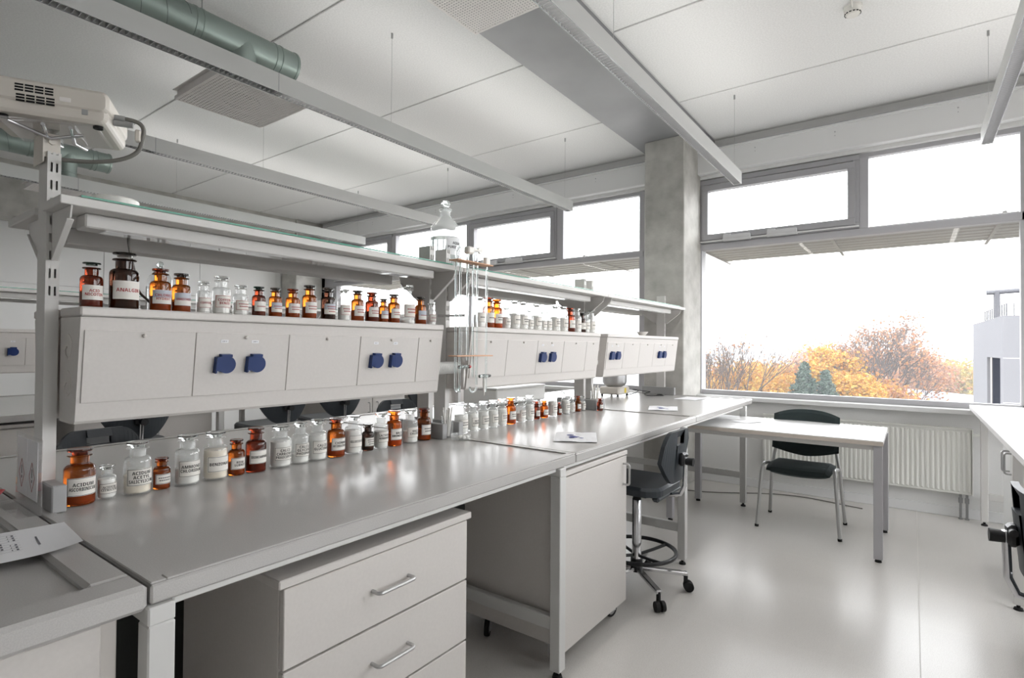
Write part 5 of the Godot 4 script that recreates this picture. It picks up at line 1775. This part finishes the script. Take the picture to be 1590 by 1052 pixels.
func build_outside():
	var GY = -9.0
	var s = Shape.new()
	s.span(-300, 300, GY - 0.5, GY, 300, -420)
	structure("ground", s, mats.meadow)
	s = Shape.new()
	var pts = []
	for i in 61:
		var x = -320.0 + i * 640.0 / 60
		pts.append(Vector3(x, GY + 9.0 + 3.0 * sin(i * 0.31) + 2.0 * sin(i * 0.83 + 1.0), -380 + 12 * sin(i * 0.5)))
	for i in 60:
		s.quad(Vector3(pts[i].x, GY, -340), Vector3(pts[i + 1].x, GY, -340), pts[i + 1], pts[i], Vector3(0, 1, 1))
		s.quad(Vector3(pts[i].x, GY, -420), Vector3(pts[i + 1].x, GY, -420), pts[i + 1], pts[i], Vector3(0, 1, -1))
	structure("hills", s, mats.far_hill)
	var gold = [Color(0.446, 0.216, 0.022), Color(0.504, 0.288, 0.036), Color(0.360, 0.144, 0.014), Color(0.475, 0.331, 0.072)]
	var rust = [Color(0.360, 0.144, 0.050), Color(0.302, 0.144, 0.072), Color(0.396, 0.216, 0.086), Color(0.274, 0.158, 0.108)]
	var olive = [Color(0.360, 0.259, 0.043), Color(0.302, 0.230, 0.050), Color(0.396, 0.216, 0.058), Color(0.216, 0.202, 0.058)]
	tree("bare_tree", "bare thin tree rising beside the concrete column", Vector3(-11.0, GY, -38.5), 11.7, 8, 0.38, 0.14, 0.05, 260, 0.12, 0.2, rust, 21)
	tree("bare_tree", "tall half-bare tree with rust leaves standing highest of all", Vector3(-3.1, GY, -47.9), 12.9, 8, 0.44, 0.12, 0.065, 2600, 0.12, 0.25, rust, 22)
	tree("bare_tree", "half-bare rust tree crowding against the tallest tree", Vector3(-1.9, GY, -51.5), 10.9, 8, 0.4, 0.12, 0.06, 3600, 0.13, 0.3, rust, 23)
	tree("autumn_tree", "golden orange tree next to the bare tree by the column", Vector3(-10.1, GY, -44.8), 8.9, 6, 0.55, 0.1, 0.09, 14000, 0.15, 0.4, gold, 24)
	tree("autumn_tree", "golden yellow tree between the house and the spruces", Vector3(-7.9, GY, -50.3), 8.7, 6, 0.6, 0.08, 0.09, 13000, 0.16, 0.45, gold, 25)
	tree("autumn_tree", "pointed bright yellow tree right behind the spruces", Vector3(-4.5, GY, -42.3), 10.1, 6, 0.36, 0.2, 0.09, 14000, 0.15, 0.35, gold, 26)
	tree("autumn_tree", "orange tree filling the gap below the tallest tree", Vector3(-2.6, GY, -44.5), 8.1, 6, 0.6, 0.06, 0.09, 13000, 0.15, 0.45, rust + gold, 27)
	tree("autumn_tree", "rust brown tree behind the pale roof", Vector3(1.4, GY, -62.0), 9.1, 6, 0.62, 0.06, 0.09, 12000, 0.19, 0.5, rust, 28)
	tree("autumn_tree", "olive yellow tree next to the white building", Vector3(3.6, GY, -63.0), 8.7, 6, 0.62, 0.06, 0.09, 11000, 0.19, 0.5, olive, 29)
	tree("autumn_tree", "low golden tree in front of the far house", Vector3(-12.6, GY, -54.0), 8.2, 6, 0.6, 0.06, 0.09, 12000, 0.17, 0.5, gold, 30)
	tree("autumn_tree", "low orange tree next to the spruce pair", Vector3(-6.4, GY, -44.0), 7.9, 6, 0.62, 0.05, 0.09, 12000, 0.15, 0.45, gold, 31)
	tree("autumn_tree", "hazy rust tree far behind the golden ones", Vector3(-12.0, GY, -85.0), 9.2, 5, 0.62, 0.05, 0.09, 9000, 0.28, 0.8, rust, 32)
	tree("autumn_tree", "distant rust tree beside the far spruce", Vector3(-1.5, GY, -98.0), 8.6, 5, 0.7, 0.03, 0.09, 9000, 0.3, 1.0, rust, 33)
	spruce("dark green spruce, the taller of the pair", Vector3(-5.35, GY, -37.6), 9.55, 4.2, 41)
	spruce("dark green spruce, the shorter of the pair", Vector3(-4.35, GY, -38.6), 9.05, 3.8, 42)
	spruce("small distant spruce on the skyline", Vector3(3.2, GY, -110.0), 9.6, 3.0, 43)
	# far house
	var t = thing("far_house", "grey gabled house far behind the golden trees", "house", Vector3(-20.6, GY, -104.0), 0.2)
	s = Shape.new()
	s.span(-3, 3, 0, 5.2, -4, 4)
	put("walls", s, mats.facade, t)
	s = Shape.new()
	s.slab([Vector2(-4.4, 5.0), Vector2(4.4, 5.0), Vector2(3.6, 7.9), Vector2(-3.6, 7.9)], 0.3, Transform3D(Basis(), Vector3(0, 0, 3.6)))
	s.slab([Vector2(-4.3, 5.0), Vector2(4.3, 5.0), Vector2(0, 7.7)], 6.5, Transform3D(Basis(), Vector3(0, 0, -3)))
	put("roof", s, mats.roof_metal, t)
	s = Shape.new()
	s.span(1.6, 2.3, 6, 8.6, -0.4, 0.4)
	put("chimney", s, mats.facade, t)
	# pale roof lower right
	t = thing("low_hall", "pale blue-grey roof of a low hall below the rust tree", "building", Vector3(2.4, GY, -54.0), -0.1)
	s = Shape.new()
	s.span(-3.4, 4.0, 0, 6.4, -5, 2)
	put("walls", s, mats.facade, t)
	s = Shape.new()
	s.quad(Vector3(-3.8, 7.2, -1), Vector3(4.3, 6.7, -1), Vector3(4.3, 6.0, 2.6), Vector3(-3.6, 6.6, 2.6), Vector3(0, 1, 0.3))
	s.quad(Vector3(-3.8, 7.2, -1), Vector3(4.3, 6.7, -1), Vector3(4.3, 6.0, -5.2), Vector3(-3.6, 6.6, -5.2), Vector3(0, 1, -0.3))
	s.quad(Vector3(-3.6, 6.6, 2.6), Vector3(4.3, 6.0, 2.6), Vector3(4.3, 5.9, 2.6), Vector3(-3.6, 6.4, 2.6), Vector3(0, 0, 1))
	put("roof", s, mats.roof_metal, t)
	# white building on the right: its side wall runs away from us, with a dark window set back in it
	t = thing("white_building", "white neighbouring building with dark window and railing on its roof", "building", Vector3(2.28, GY, -23.0), 0.03)
	s = Shape.new()
	s.span(0.35, 9.0, 0, 11.45, 0, -7.4)
	s.span(0.0, 0.35, 0, 11.45, 0, -0.55)
	s.span(0.0, 0.35, 0, 11.45, -3.4, -7.4)
	s.span(0.0, 0.35, 0, 8.3, -0.55, -3.4)
	s.span(0.0, 0.35, 10.1, 11.45, -0.55, -3.4)
	put("walls", s, mats.facade, t)
	s = Shape.new()
	s.span(0.04, 0.34, 8.3, 10.1, -0.56, -2.5)
	put("window", s, mats.facade_dark, t)
	s = Shape.new()
	s.span(0.02, 0.34, 8.3, 10.1, -2.5, -2.8)
	put("window_jamb", s, mats.louver_fin, t)
	for y in [10.1, 8.7]:
		s = Shape.new()
		s.span(-0.004, 9.0, y, y + 0.02, 0.004, -0.002)
		put("panel_joint", s, mats.frame_grey, t)
	for k in 12:
		s = Shape.new()
		s.rod(Vector3(0.1, 11.45, -0.1 - k * 0.42), Vector3(0.1, 11.85, -0.1 - k * 0.42), 0.022, -1, 6)
		put("railing_post", s, mats.roof_steel, t)
	for k in 10:
		s = Shape.new()
		s.rod(Vector3(0.28 + k * 0.2, 11.45, -0.1), Vector3(0.28 + k * 0.2, 11.85, -0.1), 0.018, -1, 6)
		put("railing_post", s, mats.roof_steel, t)
	s = Shape.new()
	s.rod(Vector3(0.35, 11.45, -4.0), Vector3(0.35, 12.55, -4.0), 0.1, -1, 10)
	s.rod(Vector3(0.05, 12.5, -4.0), Vector3(2.6, 12.62, -4.0), 0.09, -1, 10)
	put("roof_pipe", s, mats.roof_steel, t)
	s = Shape.new()
	s.ball(Vector3(1.3, 12.45, -2.5), Vector3(0.3, 0.3, 0.26), 16, 10)
	put("roof_globe", s, mats.roof_steel, t)

func build_haze():
	var f = FogVolume.new()
	f.name = "haze"
	f.shape = RenderingServer.FOG_VOLUME_SHAPE_BOX
	f.size = Vector3(600, 16, 400)
	f.position = Vector3(0, -1.0, -225)
	var m = FogMaterial.new()
	m.density = 0.004
	m.albedo = Color(0.97, 0.98, 1.0)
	f.material = m
	f.set_meta("kind", "stuff")
	add_child(f)

# ---------------------------------------------------------------- camera, sky, everything
func _ready():
	rng.seed = 1
	var cam = Camera3D.new()
	cam.name = "camera"
	cam.fov = rad_to_deg(2.0 * atan(526.0 / 848.0))
	cam.transform = Transform3D(Basis.from_euler(Vector3(0.0137, 0.6336, 0.0074)), Vector3(0, 1.36, 0))
	cam.near = 0.05; cam.far = 2000.0
	add_child(cam)
	cam.current = true
	var env = Environment.new()
	env.background_mode = Environment.BG_SKY
	var sm = ProceduralSkyMaterial.new()
	sm.sky_top_color = Color(0.97, 0.985, 1.0); sm.sky_horizon_color = Color(1, 1, 1); sm.sky_curve = 0.3
	sm.ground_bottom_color = Color(0.55, 0.55, 0.53); sm.ground_horizon_color = Color(0.9, 0.9, 0.9); sm.ground_curve = 0.05
	var sky = Sky.new()
	sky.sky_material = sm
	env.sky = sky
	env.background_energy_multiplier = 7.0
	env.tonemap_mode = Environment.TONE_MAPPER_LINEAR
	env.tonemap_exposure = 1.1
	env.volumetric_fog_enabled = true; env.volumetric_fog_density = 0.0
	env.sdfgi_enabled = true; env.ssao_enabled = true; env.ssil_enabled = true
	var we = WorldEnvironment.new()
	we.name = "environment"
	we.environment = env
	add_child(we)
	make_materials()
	build_shell()
	build_sunshade()
	build_worktops()
	build_bench_frames()
	build_under_bench()
	build_racks(-2.0, 0.0, " of the long bench", [[-0.472, -1.98, -0.447, -2.04], [-2.1, -3.58, -2.044, -3.64], [-3.7, -5.2, -3.644, -5.32]])
	build_cabinets()
	build_lamps()
	build_ducts()
	build_furniture()
	build_other_benches()
	build_racks(-5.42, 0.0, " of the second bench", [[-0.3, -1.98, -0.275, -2.04], [-2.1, -3.58, -2.044, -3.64], [-3.7, -5.1, -3.644, -5.2]], true)
	build_bottles()
	build_projector()
	build_small_things()
	build_outside()
	build_haze()
